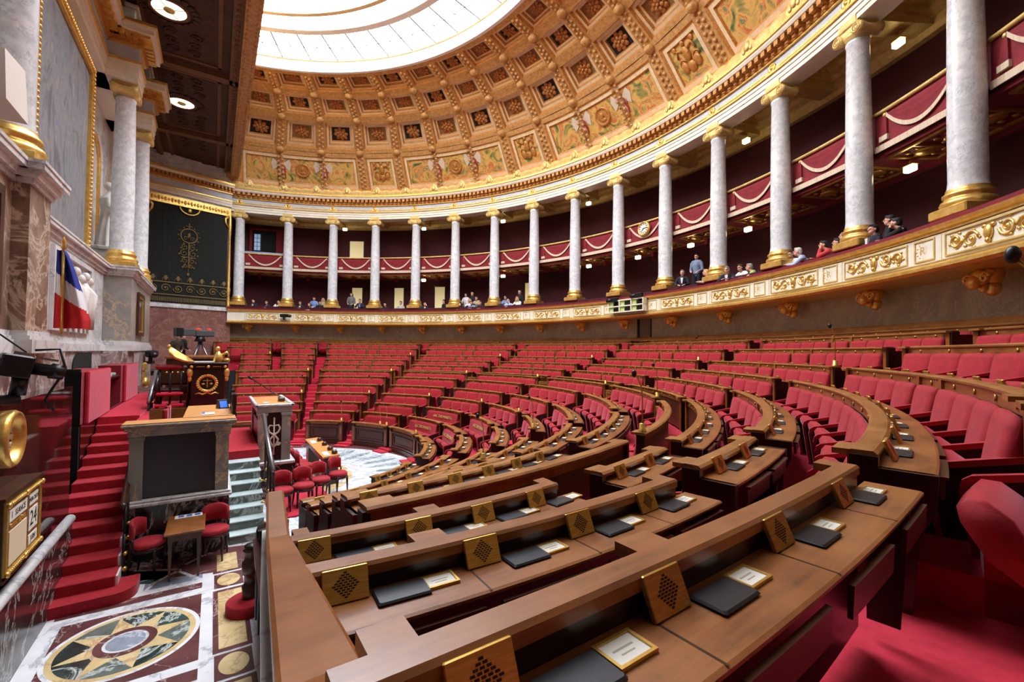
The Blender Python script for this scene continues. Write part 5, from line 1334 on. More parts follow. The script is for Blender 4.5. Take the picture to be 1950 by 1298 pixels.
q = MB(); q.bbox(-.42,.42,.30,.42,.7,1.35,.06); q.build('backrest', M['wood2'], t); q = MB(); q.bbox(-.4,.4,-.35,.4,.45,.62,.05); q.build('seat', M['dwood'], t)
q = MB()
for s in (-1,1): q.tube([(s*.4,.35,1.0),(s*.42,-.1,.95),(s*.42,-.32,.85),(s*.4,-.34,0)],.05,8)
for s in (-1,1): q.tube([(s*.38,.36,.0),(s*.38,.36,.7)],.05,8)
q.build('arms', M['dwood'], t)
q = MB(); 
for k in range(4): q.ell((-.22+k*.15,.29,1.12),(.035,.02,.035),8,5)
q.build('studs', M['gold'], t)
S('floor_rostrum', M['carpet'], (-7,2.55,1.75,3.88,0,2.74))
t = empty('platform_front', (-5.5,3.4,2.7), 0, 'wooden panelled front of the platform behind the high desk', 'panel'); q = MB(); q.box(-9,-3,2.0,3.8,2.7,4.35); q.world('boarding', M['wood2'], t); q = MB(); q.box(-9.05,-2.95,1.95,3.85,4.35,4.42); q.world('cap', M['wood'], t)
# orator's lectern
t = empty('orators_lectern', (1.0,5.15,0), 0, 'tall marble lectern with caduceus emblem, tan top and thin microphone', 'lectern')
q = MB(); q.box(-.9,2.20,4.66,5.70,0,1.06); q.world('plinth', M['mardark'], t)
q = MB(); q.bbox(-.95,2.27,4.60,5.76,1.06,1.18,.03); q.world('plinth_moulding', M['marw'], t)
q = MB(); q.box(1.9,2.18,4.70,4.94,1.18,2.72); q.box(1.9,2.18,5.36,5.62,1.18,2.72); q.box(-.85,-.55,4.70,4.95,1.18,2.72); q.box(-.85,2.0,5.40,5.58,1.18,2.72); q.bbox(1.88,2.22,4.66,4.97,2.62,2.72,.02); q.bbox(1.88,2.22,5.33,5.66,2.62,2.72,.02); q.world('piers', M['margrey'], t)
q = MB(); q.box(1.95,2.10,4.94,5.36,1.18,2.72); q.box(-.6,2.0,4.74,4.80,1.18,2.4); q.world('dark_panel', M['dwood'], t)
q = MB(); q.bbox(-.9,2.22,4.66,5.66,2.72,2.92,.02); q.world('architrave', M['margrey'], t)
q = MB()
for b in ((-.95,2.28,5.60,5.72),(-.95,2.28,4.60,4.70),(2.16,2.28,4.60,5.72)): q.bbox(*b,2.92,3.0,.02)
q.world('rim', M['marw'], t)
q = MB(); q.box(-.9,2.16,4.72,5.60,2.90,2.96); q.world('leather_top', M['orange'], t)
X = frame((2.105,5.15,1.95),(0,1,0),(0,0,1),(1,0,0)); q = MB()
q.tube([(0,-.55,.01),(0,.50,.01)],.022,8,xf=X); q.ell((0,.55,.01),(.03,.06,.02),8,6,xf=X); q.lathe([(.03,0),(.03,.02),(0,.02)],10,c=(0,-.56,0),xf=X)
for s in (-1,1):
    q.tube([(s*.02,-.34,.02),(s*.08,-.22,.02),(s*.12,-.1,.02),(s*.03,.02,.02),(-s*.02,.06,.02),(-s*.13,.14,.02),(-s*.17,.26,.02),(-s*.12,.36,.02),(-s*.03,.34,.02)],[.02,.026,.03,.03,.03,.03,.03,.028,.02],8,xf=X)
    q.prism([(s*.02,-.26),(s*.10,-.17),(s*.22,-.22),(s*.16,-.30),(s*.05,-.30)][::s],.005,.03,'z',xf=X)
q.world('caduceus_emblem', M['white'], t)
q = MB(); q.bbox(1.0,1.3,5.35,5.55,2.96,3.10,.02); q.world('microphone_base', M['wood2'], t)
q = MB(); q.tube([(1.1,5.45,3.08),(.2,5.15,3.3),(-1.2,4.7,3.62)],.018,6); q.tube([(-1.2,4.7,3.62),(-1.45,4.62,3.68)],.045,8); q.world('microphone', M['black'], t)
u = empty('papers_sheaf',(1.4,4.95,2.965),.2,'small white note on the lectern top','papers'); q = MB(); q.box(-.14,.14,-.07,.07,0,.01); q.build('sheet', M['paper'], u)
# marble stair and red landing before the lectern
t = empty('marble_staircase', (4.4,4.25,0), 0, 'grey-green marble steps with pale treads between rostrum and lectern', 'staircase')
for k in range(1,8):
    x = 5.50-.35*(k-1); q = MB(); q.box(2.4,x,3.90,4.66,.22*(k-1),.22*k-.03); q.world('riser', M['margreen'], t)
    q = MB(); q.bbox(x-.42,x+.03,3.90,4.68,.22*k-.035,.22*k,.01); q.world('tread', M['martread'], t)
S('floor_landing', M['carpetd'], (-1.5,3.05,3.88,4.68,0,1.77))
handrail('steel handrail with brass-footed balusters beside the marble steps', [(5.9,4.72,2.0),(6.2,4.72,1.95)] and [(3.55,4.72,2.84),(6.35,4.72,1.86)], [(6.3,4.74,.1,1.85),(5.6,4.74,.3,2.1),(4.9,4.74,.6,2.35),(4.2,4.74,1.0,2.6)], 0)
# ------------------------------------------------------------------ chairs and tables on the floor
ch0 = None
def chair(loc, rz, lab, grp='red velvet round-backed chairs'):
    global ch0
    if ch0 is None:
        t = empty('velvet_chair', loc, rz, lab, 'chair', grp); ch0 = t
        q = MB(); q.lathe([(.0,.60),(.27,.60),(.30,.63),(.30,.68),(.26,.72),(.15,.735),(0,.74)],22,c=(0,-.02,0)); q.build('seat', M['velvet'], t)
        q = MB(); rr = []
        for i in range(9):
            b = R_(-58+116*i/8); x, y = .29*sin(b), .29*cos(b)*.9+.0; h = 1.18-.12*abs(sin(b))**3
            nx_, ny_ = sin(b)*.03, cos(b)*.03; rr.append([(x-nx_,y-ny_,.80),(x-nx_*1.4,y-ny_*1.4,1.0),(x-nx_,y-ny_,h-.02),(x,y,h),(x+nx_,y+ny_,h-.02),(x+nx_,y+ny_,.80)])
        q.rings(rr, smooth=True); q.build('backrest', M['velvet'], t)
        q = MB(); q.lathe([(.28,.52),(.30,.54),(.30,.60),(.26,.60)],22,c=(0,-.02,0))
        for s in (-1,1): q.tube([(s*.25,.12,.55),(s*.26,.15,.82)],.025,6)
        q.build('seat_rail', M['dwood'], t)
        for x,y,x2,y2 in ((-.2,-.22,-.21,-.24),(.2,-.22,.21,-.24),(-.2,.18,-.23,.27),(.2,.18,.23,.27)):
            q = MB(); q.tube([(x,y,.56),((x+x2)/2,(y+y2)/2,.3),(x2,y2,0)],[.036,.03,.018],8); q.build('leg', M['dwood'], t)
    else: dup(ch0, loc, rz, lab)
chair((6.2,2.42,0),R_(160),'red velvet chair at the left of the small table below the rostrum')
chair((6.1,3.58,0),R_(80),'red velvet chair between the small table and the marble steps')
chair((3.75,5.22,0),R_(88),'red velvet chair nearest the lectern stairs, first of the row of four')
chair((3.55,5.82,0),R_(95),'red velvet chair on the red rug, second of the row of four')
chair((3.15,6.36,0),R_(105),'red velvet chair on the red rug, third of the row of four')
chair((2.75,6.98,0),R_(118),'red velvet chair at the long table end, fourth of the row of four')
for i,(x,y) in enumerate(((-.9,5.98),(.0,6.05),(.7,6.12),(1.3,6.2))): 
    u = dup(ch0,(x-.25,y+.0,0),R_(175),'dark chair drawn up to the long tan-topped table, %s from its far end' % ORD[i+1],'dark chairs along the long table')
dup(ch0,(-1.7,5.55,0),R_(120),'dark red chair half hidden just behind the lectern','dark chairs along the long table')
t = empty('small_table', (6.35,3.08,0), 0, 'small mahogany table between two red chairs below the rostrum', 'table')
q = MB(); q.bbox(5.78,6.98,2.74,3.42,.95,1.0,.012); q.world('tabletop', M['wood'], t); q = MB(); q.box(5.86,6.88,2.80,3.36,.80,.95); q.world('apron', M['wood2'], t)
for x in (5.9,6.84):
    for y in (2.84,3.32): q = MB(); q.rings([[(x-.035,y-.035,.8),(x+.035,y-.035,.8),(x+.035,y+.035,.8),(x-.035,y+.035,.8)],[(x-.018,y-.018,0),(x+.018,y-.018,0),(x+.018,y+.018,0),(x-.018,y+.018,0)]]); q.world('leg', M['wood2'], t)
u = empty('papers_sheaf',(5.98,3.12,1.0),0,'blue and white papers on the small mahogany table','papers'); q = MB(); q.bbox(-.10,.10,-.26,.24,0,.02,.004); q.build('sheet', M['paper'], u); q = MB()
for y in (-.2,-.05,.1): q.box(-.06,.06,y,y+.1,.02,.024)
q.build('blue_print', plain('blue_print2',(60,96,190),.6), u)
t = empty('long_table', (-.1,7.0,0), 0, 'long dark table with tan leather top facing the round marble floor', 'table')
def LT(x,y): return (x*1+ .0, y)
c4 = [(-2.0,6.72),(1.78,6.70),(1.62,7.30),(-2.15,7.26)]
q = MB(); q.prism(c4,.97,1.02,'z'); q.world('tabletop', M['orange'], t)
q = MB(); q.prism([(-1.95,6.78),(1.72,6.76),(1.58,7.27),(-2.1,7.23)],.78,.97,'z'); q.world('apron', M['dwood'], t)
q = MB(); q.prism([(1.2,6.78),(1.72,6.78),(1.58,7.26),(1.1,7.26)],0,.78,'z'); q.world('pedestal', M['dwood'], t); q = MB(); q.prism([(-2.0,6.78),(-1.5,6.78),(-1.6,7.22),(-2.1,7.22)],0,.78,'z'); q.world('pedestal', M['dwood'], t)
for x in (-1.3,-.3,.7,1.4): q = MB(); q.lathe([(.0,1.02),(.09,1.02),(.11,1.10),(.05,1.16),(0,1.17)],10,c=(x,7.16,0)); q.world('inkstand', M['wood2'], t)
for x,l in ((-1.2,'papers lying on the far end of the long table'),(1.25,'papers lying on the near end of the long table')):
    u = empty('papers_sheaf',(x,6.9,1.02),0,l,'papers'); q = MB(); q.bbox(-.3,.3,-.1,.1,0,.015,.004); q.build('sheet', M['paper'], u)
t = empty('red_rug', (.2,6.2,0), 0, 'red carpet strip under the four chairs and the long table', 'rug'); q = MB(); q.bbox(-4,4.35,5.74,6.66,0.015,.07,.02); q.bbox(2.3,4.35,4.9,5.74,.015,.07,.02); tag(q.world('pile', M['carpet'], t))
# newel post, round red step and iron gate below the end rail
t = empty('newel_post', (8.75,4.08,0), 0, 'stout dark turned newel post standing on a round red step', 'newel post')
q = MB(); q.lathe([(.14,.2),(.15,.42),(.12,.44),(.12,.62),(.16,.64),(.16,.84),(.12,.86),(.12,1.02),(.15,1.05),(.10,1.10),(0,1.1)],20,c=(8.75,4.16,0)); q.world('post', M['wood2'], t)
q = MB(); q.ell((8.75,4.16,1.12),(.13,.13,.05),14,6); q.world('dark_cap', M['blackm'], t)
q = MB(); q.lathe([(.36,0),(.36,.18),(.33,.2),(0,.2)],28,c=(8.8,4.12,0)); o = q.world('round_step', M['carpetd'], None, (8.8,4.12,0)); tag(o,'round red-carpeted bottom step under the newel post','step',None,'thing')
q = MB(); q.rings([[(9.0,4.28,0),(9.0,4.28,1.0),(9.0,4.36,1.0),(9.0,4.36,0)],[(12.5,4.25,0),(12.5,3.9,2.6),(12.5,4.0,2.6),(12.5,4.36,0)],[(17.9,4.2,0),(17.9,3.62,3.8),(17.9,3.75,3.8),(17.9,4.36,0)]]); struct(q.world('wall_side_stair', M['dwood']))
t = empty('iron_gate', (13.9,3.92,2.9), 0, 'black iron scrolled stair rail beyond the end of the wooden rail', 'stair rail')
q = MB(); q.tube([(14.9,3.9,3.6),(13.6,3.95,3.1),(12.2,4.0,2.6),(11.9,4.0,2.35)],.04,8)
for k in range(8): x = 12.3+k*.33; q.tube([(x,3.97,1.6+.2*k*.0),(x,3.97,2.6+(x-12.2)*.36)],.018,6)
q.world('bars', M['blackm'], t)
# ------------------------------------------------------------------ wall with the green hanging at the far end
A_s = Vector((-21.9,-.75,0)); B_s = Vector((-23.5,4.40,0)); dirS = (B_s-A_s).normalized(); Ls = (B_s-A_s).length; nS = Vector((dirS.y,-dirS.x,0))   # towards the hall
XS = frame(A_s, dirS, nS, (0,0,1))      # x along the wall (to the right in the picture), y into the hall
def SB(nm,m,*bs):
    q = MB()
    for b in bs: q.box(*b,xf=XS)
    return struct(q.world(nm,m))
SB('wall_far', M['marpink'], (-1.5,Ls+.1,-.4,0,0,7.75)); SB('wall_far_upper', M['marw'], (-1.5,Ls,-.4,-.05,7.75,19)); SB('trim_80', M['marw'], (-1.5,Ls+.05,-.1,.12,7.72,7.84),(-1.5,Ls+.05,-.1,.06,7.84,8.05))
SB('trim_81', M['white'], (-1.5,Ls,-.1,.10,16.0,16.2),(-1.5,Ls,-.1,.14,16.2,16.42),(-1.5,Ls,-.1,.55,17.42,17.6)); SB('trim_82', M['gold'], (-1.5,Ls,-.1,.2,16.42,16.5),(-1.5,Ls,-.1,.2,17.0,17.06),(-1.5,Ls,-.1,.62,17.6,17.74)); SB('trim_83', M['frieze'], (-1.5,Ls,-.1,.08,16.5,17.0))
q = MB(); q.box(-1.5,Ls,-.1,.22,17.06,17.3,xf=XS)
for k in range(24): q.box(k*.25-.5,k*.25-.36,.2,.5,17.22,17.42,xf=XS); 
struct(q.world('trim_84', M['cofg']))
t = empty('green_hanging', A_s+Vector((0,0,8.1)), 0, 'huge black-green hanging with dull gold embroidery under a gilt pelmet', 'hanging'); t.matrix_basis = frame(A_s+Vector((0,0,8.05)), nS.cross(Vector((0,0,1)))*-1 if False else dirS, nS, (0,0,1)) if False else t.matrix_basis
def HB(f, nm, m):
    q = MB(); f(q); q.v = [tuple(XS @ Vector((p[0],p[1],p[2]+8.05))) for p in q.v]; return q.world(nm, m, t)
W_ = Ls-.25
def cloth(q):
    n = 60; q.rings([[(.1+(W_-.1)*k/n,.04,0),(.1+(W_-.1)*k/n,.10+.012*sin(k*k*.37),0),(.1+(W_-.1)*k/n,.10+.012*sin(k*k*.37),7.4),(.1+(W_-.1)*k/n,.04,7.4)] for k in range(n+1)])
HB(cloth,'cloth',M['drape'])
cx = W_*.5
def emb(q):
    y = .16
    q.tube([(cx+.52*cos(2*PI*k/32),y,5.05+.52*sin(2*PI*k/32)) for k in range(33)],.055,6)
    for k in range(12): b = 2*PI*k/12; q.ell((cx+.66*cos(b),y,5.05+.66*sin(b)),(.06,.02,.06),6,4)
    q.ell((cx,y,5.1),(.1,.03,.18),8,6); q.tube([(cx,y,4.5),(cx,y,2.3)],.05,6); q.tube([(cx,y,5.57),(cx,y,6.0)],.04,6); q.box(cx-.2,cx+.2,y-.01,y+.01,5.75,5.8)
    for s in (-1,1):
        for z_,r_ in ((4.2,.22),(3.75,.26),(3.2,.2),(2.8,.15)): q.tube(spiral((cx+s*(r_+.02),y,z_),r_,.04,1.3,PI/2 if s > 0 else PI/2,16),.035,5); q.ell((cx+s*(r_*2+.05),y,z_-.1),(.06,.02,.08),6,4)
        q.tube(spiral((cx+s*.2,y,4.85),.16,.03,1.2,0,12),.03,5); q.box(min(cx,cx+s*.45),max(cx,cx+s*.45),y-.01,y+.01,3.42,3.5)
    q.ell((cx,y,2.2),(.09,.03,.12),8,6)
HB(emb,'centre_embroidery',M['embro'])
def border(q):
    y = .15
    for z_ in (.55,1.45): q.box(.2,W_,y-.01,y+.01,z_,z_+.08)
    for k in range(52): x = .22+k*(W_-.25)/52; q.box(x,x+.05,y-.01,y+.01,.1,.42)
    n = 7
    for k in range(n):
        x = .5+(W_-.7)*k/(n-1); q.tube(spiral((x,y,1.05),.30,.05,1.6,0 if k%2 else PI,18),.04,5); q.ell((x,y,1.05),(.07,.02,.07),6,4)
        q.ell((x,y,1.78),(.12,.02,.2),8,6); q.tube([(x-.2,y,1.6),(x-.14,y,1.82),(x,y,1.62),(x+.14,y,1.82),(x+.2,y,1.6)],.03,5)
HB(border,'border_embroidery',M['embro'])
def pel(q):
    q.box(.0,W_+.15,.05,.22,7.15,7.75)
    for k in range(26): q.ell((.1+k*(W_)/26,.24,7.45),(.08,.05,.16 if k%2 else .1),8,5)
    q.tube([(cx+.62*cos(PI*k/14),.2,7.15-.52*sin(PI*k/14)) for k in range(15)],.06,6); q.ell((cx,.22,6.95),(.14,.06,.16),8,6)
    for s,x in ((1,.1),(-1,W_+.02)):
        q.tube([(x,.2,7.15),(x+s*.25,.2,6.9),(x+s*.22,.2,6.6),(x+s*.05,.2,6.3)],[.12,.1,.08,.04],6)
HB(pel,'gilt_pelmet',M['gold'])
HB(lambda q:q.lathe([(.10,.0),(.16,.05),(.10,.2),(.11,.6),(.09,.9),(.14,1.4),(.10,1.6),(.12,2.2),(.10,2.4),(.075,5.6),(.1,5.7),(.12,6.4),(.1,7.2)],12,c=(W_+.12,.14,0)),'gilt_post',M['gold'])
# ------------------------------------------------------------------ dark ceiling bay over the tribune
q = MB(); q.box(-25,26,-1.5,4.35,18.95,19.2); cb = struct(q.world('ceiling_bay', M['bay']))
q = MB()
for y0,y1 in ((-.2,.15),(3.85,4.25)): q.box(-25,24,y0,y1,18.7,18.95)
for x in (-9.2,-17.7,-.7,7.8): q.box(x-.25,x+.25,-.2,4.25,18.7,18.95)
for k in range(130):
    for y in (.0,4.05): q.ell((-24+k*.36,y,18.7),(.16,.09,.06),6,4)
q.world('bay_ribs', M['bayrib'], cb)
for xc in (-21.6,-13.45,-4.95,3.55):
    q = MB(); rect_frame_h = lambda a,b,c,d,w:(q.box(a,b,c,c+w,18.88,18.95),q.box(a,b,d-w,d,18.88,18.95),q.box(a,a+w,c,d,18.88,18.95),q.box(b-w,b,c,d,18.88,18.95))
    rect_frame_h(xc-3.6,xc+3.6,.55,3.5,.16); q.world('bay_moulding', M['bayrib'], cb)
    q = MB(); q.box(xc-3.3,xc+3.3,.85,3.2,18.925,18.96)
    for s in (-1,1):
        for k,(dx,dy) in enumerate(((1.5,-.5),(1.5,.5),(2.2,-.45),(2.2,.45),(2.9,-.4),(2.9,.4))):
            q.tube([(xc+s*dx+(.28-.2*i/14)*cos(i*.75+k),2.02+dy+(.28-.2*i/14)*sin(i*.75+k),18.9) for i in range(15)],.045,5)
    q.world('painted_scrolls', M['bayorn'], cb)
M['bayorn2'] = mat('bay_scroll_gilt', (92,62,32),(116,80,42),6,.6)
for i,xc in enumerate((-13.45,-4.95,3.55)):
    l = ('round glowing ceiling lamp with gilt hub, the smaller one lower in the photo','round glowing ceiling lamp with gilt hub at the top edge','round glowing ceiling lamp with gilt hub nearest the camera')[i]
    t = empty('ceiling_lamp', (xc,1.62,18.92), 0, l, 'ceiling lamp', 'round ceiling lamps of the tribune bay')
    Xd = frame((0,0,0),(1,0,0),(0,-1,0),(0,0,-1))
    q = MB(); q.lathe([(.62,.0),(.60,.05),(.0,.06)],36,xf=Xd); gls = q.build('glass', M['lampw'], t)
    q = MB(); q.lathe([(.72,.0),(.72,.07),(.64,.10),(.60,.06)],36,xf=Xd); q.build('rim', M['bayrib'], t)
    q = MB(); q.lathe([(.2,.05),(.2,.09),(.12,.13),(.06,.13),(0,.18)],20,xf=Xd)
    for b in range(4): q.box(.2,.62,-.012,.012,.055,.075,xf=Xd @ Matrix.Rotation(b*PI/2+.5,4,'Z'))
    q.build('hub', M['goldm'], gls)
    q = MB(); 
    for k in range(20): b = 2*PI*k/20; q.ell((.95*cos(b),.95*sin(b),.03),(.16,.16,.05),6,4,xf=Xd)
    q.build('leaf_wreath', M['bayorn'], t)
# ------------------------------------------------------------------ cameras and screens
t = empty('television_camera', (9.05,1.22,4.40), 0, 'black television camera on an arm above the glossy wall at far left', 'camera')
X = frame((0,0,0),Vector((-.35,.9,-.22)).normalized()*.76,Vector((-.93,-.37,0)).normalized()*.76,Vector((-.08,.2,.97)).normalized()*.76)
q = MB(); q.bbox(-.34,.10,-.17,.17,-.16,.26,.03,xf=X); q.bbox(-.4,-.30,-.13,.13,-.1,.16,.02,xf=X); q.build('body', M['black'], t)
q = MB(); q.tube([(.08,0,.05),(.34,0,.05),(.36,0,.05),(.56,0,.05)],[.12,.115,.15,.14],14,xf=X); q.build('lens', M['black'], t)
q = MB(); q.box(.1,.42,-.06,.06,.24,.28,xf=X); q.box(-.2,.0,-.05,.05,.26,.32,xf=X); q.build('handle', M['steel'], t)
q = MB(); q.tube([(.0,-.02,-.1),(.0,-.05,-.36)],.09,10); q.tube([(.02,-.05,-.42),(.35,-.3,-.42),(1.0,-.38,-.42)],.075,10); q.build('arm', M['blackm'], t)
q = MB(); q.tube([(-.1,.0,.25),(.15,-.2,.5),(.5,-.3,.36)],.012,5); q.tube([(-.05,.1,.28),(-.12,.35,.3),(-.1,.42,.0),(-.05,.22,-.45),(-.05,.32,-.62)],.018,6); q.tube([(.1,-.1,.2),(.35,-.26,.12),(.38,-.3,-.05),(.2,-.25,-.15)],.012,5); q.build('cable', M['black'], t)
t = empty('robotic_camera', (-10.1,.9,4.3), R_(180), 'black remote camera under the white moulding beside the far pedestal', 'camera', 'small robotic cameras on the balcony')
q = MB(); q.bbox(-.45,.45,-.25,.2,.0,.34,.05); q.build('body', M['black'], t); q = MB(); q.tube([(-.4,-.1,.15),(-.9,-.2,.1)],[.15,.13],10); q.build('lens', M['black'], t); q = MB(); q.box(-.7,.5,-.1,.2,-.32,-.2); q.box(-.1,.1,-.05,.1,-.3,.1); q.build('bracket', M['blackm'], t)
t = empty('computer_screen', (-5.7,.3,3.86), R_(170), 'flat computer screen standing between the two red cloth screens', 'screen')
X = Matrix.Rotation(R_(-14),4,'X'); q = MB(); q.bbox(-.55,.55,-.04,.04,.05,.92,.03,xf=X); q.build('casing', M['steel'], t); q = MB(); q.box(-.49,.49,-.055,-.04,.1,.86,xf=X); q.build('display', M['black'], t); q = MB(); q.box(-.2,.2,-.15,.2,-.06,.0); q.tube([(0,.05,0),(0,.08,.4)],.04,6); q.build('stand', M['black'], t)
t = empty('clerks_counter', (-2,.2,2.8), 0, 'dark wooden counter with papers behind the red cloth screens', 'counter'); q = MB(); q.bbox(-6.6,3.2,-.1,.78,3.72,3.80,.02); q.world('counter_top', M['dwood'], t); q = MB(); q.box(-6.4,3.2,-.05,.55,2.8,3.72); q.world('counter_body', M['dwood'], t)
for x,l in ((-1.3,'white papers on the dark counter near the arched opening'),(-2.6,'yellowish papers on the dark counter')):
    u = empty('papers_sheaf',(x,.45,3.80),.3,l,'papers'); q = MB(); q.bbox(-.35,.35,-.2,.2,0,.08,.01); q.build('sheet', M['paper'], u)
t = empty('arched_opening', (-2.0,-.14,3.9), 0, 'arched opening painted near-black in the violet marble wall behind the counter', 'opening')
q = MB(); q.prism([(-1.2,0),(1.3,0),(1.3,.2)]+[(.6+.7*cos(R_(b)),.2+.46*sin(R_(b))) for b in range(10,95,14)]+[(-1.2,.66)],-.01,.02,'y'); q.build('recess', M['void'], t)  # flat black plate, the opening's darkness is in its colour
t = empty('brass_sconce', (-7.6,.84,3.2), 0, 'gilt double wall sconce on the dark wall beyond the second red screen', 'lamp'); q = MB(); q.bbox(-.2,.2,0,.15,.5,.9,.06); q.bbox(-.16,.16,0,.12,-.1,.5,.04); q.ell((0,.12,.0),(.3,.14,.24),10,7); q.build('body', M['gold'], t)
# ------------------------------------------------------------------ people (metre figures x 4/3)
U = 1/K
def ppl_mesh(pose):
    """returns (body, shirt, trousers, hair) meshes; faces -y; origin under the hips on the floor"""
    lean = pose in ('lean','cheek'); st = pose == 'stand'
    if st: hip=(0,0,.95); ch=(0,-.01,1.30); nk=(0,-.01,1.48); hd=(0,-.045,1.63)
    elif lean: hip=(0,0,.50); ch=(0,-.16,.90); nk=(0,-.22,1.07); hd=(0,-.29,1.20)
    else: hip=(0,0,.50); ch=(0,-.03,.93); nk=(0,-.04,1.11); hd=(0,-.07,1.26)
    sx = .185; sy, sz = ch[1]-.01, nk[2]-.07
    if st: el=[(-.24,-.03,1.10),(.24,-.03,1.10)]; ha=[(-.14,-.24,1.02),(.14,-.24,1.00)]
    elif pose == 'lean': el=[(-.26,-.38,.80),(.26,-.38,.80)]; ha=[(-.07,-.54,.84),(.09,-.55,.84)]
    elif pose == 'cheek': el=[(-.25,-.40,.82),(.20,-.42,.86)]; ha=[(.02,-.55,.85),(.085,-.36,1.12)]
    else: el=[(-.25,-.12,.80),(.25,-.12,.80)]; ha=[(-.11,-.34,.74),(.11,-.35,.74)]
    if st: kn=[(-.10,-.02,.50),(.10,-.02,.50)]; ft=[(-.10,.0,.06),(.10,.0,.06)]
    else: kn=[(-.12,-.42,.50),(.12,-.42,.50)]; ft=[(-.12,-.40,.06),(.12,-.40,.06)]
    b = MB(); s = MB(); t = MB(); h = MB()
    V = lambda p: (p[0]*U,p[1]*U,p[2]*U)
    def T(m_,pts,rad,n=12): m_.tube([V(p) for p in pts],[r*U for r in rad],n)
    def El(m_,c,r,n=14): m_.ell(V(c),tuple(x*U for x in r),n,10)
    mid = tuple((hip[i]+ch[i])/2 for i in range(3))
    for m_,g in ((b,0),(s,.012)):
        El(m_,hip,(.165+g,.12+g,.13+g)); T(m_,[hip,mid,ch,(ch[0],ch[1],sz)],[.135+g,.14+g,.155+g,.12+g])
        El(m_,ch,(.18+g,.12+g,.15+g)); T(m_,[(-sx,sy,sz),(0,sy,sz+.02),(sx,sy,sz)],[.065+g,.085+g,.065+g])
        for i,q_ in enumerate((-1,1)):
            w = tuple(el[i][j]+(ha[i][j]-el[i][j])*(.9 if m_ is s else 1) for j in range(3))
            T(m_,[(q_*sx,sy,sz),el[i]],[.056+g,.043+g]); T(m_,[el[i],w],[.043+g,.029+g*1.1]); El(m_,el[i],(.043+g,)*3,8)
    for i,q_ in enumerate((-1,1)):
        for m_,g in ((b,0),(t,.012)):
            T(m_,[(q_*.09,hip[1],hip[2]),kn[i]],[.088+g,.062+g]); T(m_,[kn[i],ft[i]],[.058+g,.04+g]); El(m_,kn[i],(.06+g,)*3,8)
        El(b,(ft[i][0],ft[i][1]-.07,.045),(.045,.13,.045))
        # hand: palm, four fingers and a thumb
        d = Vector(ha[i])-Vector(el[i]); d.normalize(); side = Vector((-q_,0,0)); side = (side-d*side.dot(d)).normalized(); nrm = d.cross(side)
        p0 = Vector(ha[i]); El(b,tuple(p0+d*.035),(.036,.036,.026),10)
        for f_ in range(4):
            base = p0+d*.07+side*(.026-.0175*f_); ln = (.060,.068,.064,.05)[f_]
            T(b,[tuple(base-d*.03),tuple(base),tuple(base+d*ln*.5-Vector((0,0,.006))),tuple(base+d*ln-Vector((0,0,.022)))],[.011,.0105,.0095,.008],6)
        tb = p0+d*.02+side*.034; T(b,[tuple(tb-side*.02),tuple(tb+side*.018+d*.025),tuple(tb+side*.022+d*.055)],[.013,.011,.009],6)
    El(t,hip,(.18,.135,.13))
    T(b,[(ch[0],ch[1],sz),nk,(hd[0],hd[1]+.015,hd[2]-.06)],[.07,.056,.055])
    El(b,(hd[0],hd[1]+.012,hd[2]+.03),(.076,.092,.092)); El(b,(hd[0],hd[1]-.022,hd[2]-.045),(.058,.066,.068))
    T(b,[(hd[0],hd[1]-.085,hd[2]+.03),(hd[0],hd[1]-.106,hd[2]-.012)],[.012,.017],8)
    T(b,[(hd[0]-.02,hd[1]-.082,hd[2]-.052),(hd[0]+.02,hd[1]-.082,hd[2]-.052)],[.009,.009],6)
    for q_ in (-1,1): El(b,(q_*.077,hd[1]+.015,hd[2]-.0),(.012,.024,.034),8); El(b,(q_*.03,hd[1]-.078,hd[2]+.034),(.026,.014,.008),8)
    El(h,(hd[0],hd[1]+.030,hd[2]+.052),(.086,.098,.088)); El(h,(hd[0],hd[1]+.062,hd[2]+.0),(.078,.066,.085)); El(h,(hd[0],hd[1]-.03,hd[2]+.105),(.06,.055,.03))
    ey = MB()
    for q_ in (-1,1): ey.ell(V((q_*.03,hd[1]-.083,hd[2]+.014)),(.013*U,.008*U,.008*U),8,6)
    lh = MB()
    for q_ in (-1,1): lh.tube([V((q_*.072,hd[1]+.02,hd[2]+.06)),V((q_*.088,hd[1]+.03,hd[2]-.06)),V((q_*.085,hd[1]+.035,hd[2]-.20))],[.04*U,.042*U,.03*U],8)
    lh.tube([V((0,hd[1]+.07,hd[2]+.06)),V((0,hd[1]+.10,hd[2]-.08)),V((0,hd[1]+.10,hd[2]-.22))],[.075*U,.08*U,.06*U],10)
    tie = MB(); zt = nk[2]-.05
    tie.prism([(-.05*U,zt*U),(.05*U,zt*U),(.02*U,(zt-.24)*U),(-.02*U,(zt-.24)*U)],(ch[1]-.185)*U,(ch[1]-.13)*U,'y')
    out = []
    for m_,nm,vx in ((b,'body',.0125),(s,'jacket',.016),(t,'trousers',.018),(h,'hair',.014),(lh,'long_hair',.014)):
        o = m_.build(nm, M['skin']); md = o.modifiers.new('r','REMESH'); md.mode = 'VOXEL'; md.voxel_size = vx*U; md.use_smooth_shade = True
        sm = o.modifiers.new('s','SMOOTH'); sm.iterations = 3; sm.factor = .5
        dg = bpy.context.evaluated_depsgraph_get(); me = bpy.data.meshes.new_from_object(o.evaluated_get(dg)); bpy.data.objects.remove(o)
        for p in me.polygons: p.use_smooth = True
        out.append(me)
    out.append(ey.data('eyes', M['black'])); out.append(tie.data('shirt_front', M['paper']))
    return out, Vector(hd)*U
POSES = {p: ppl_mesh(p) for p in ('lean','cheek','sit','stand')}
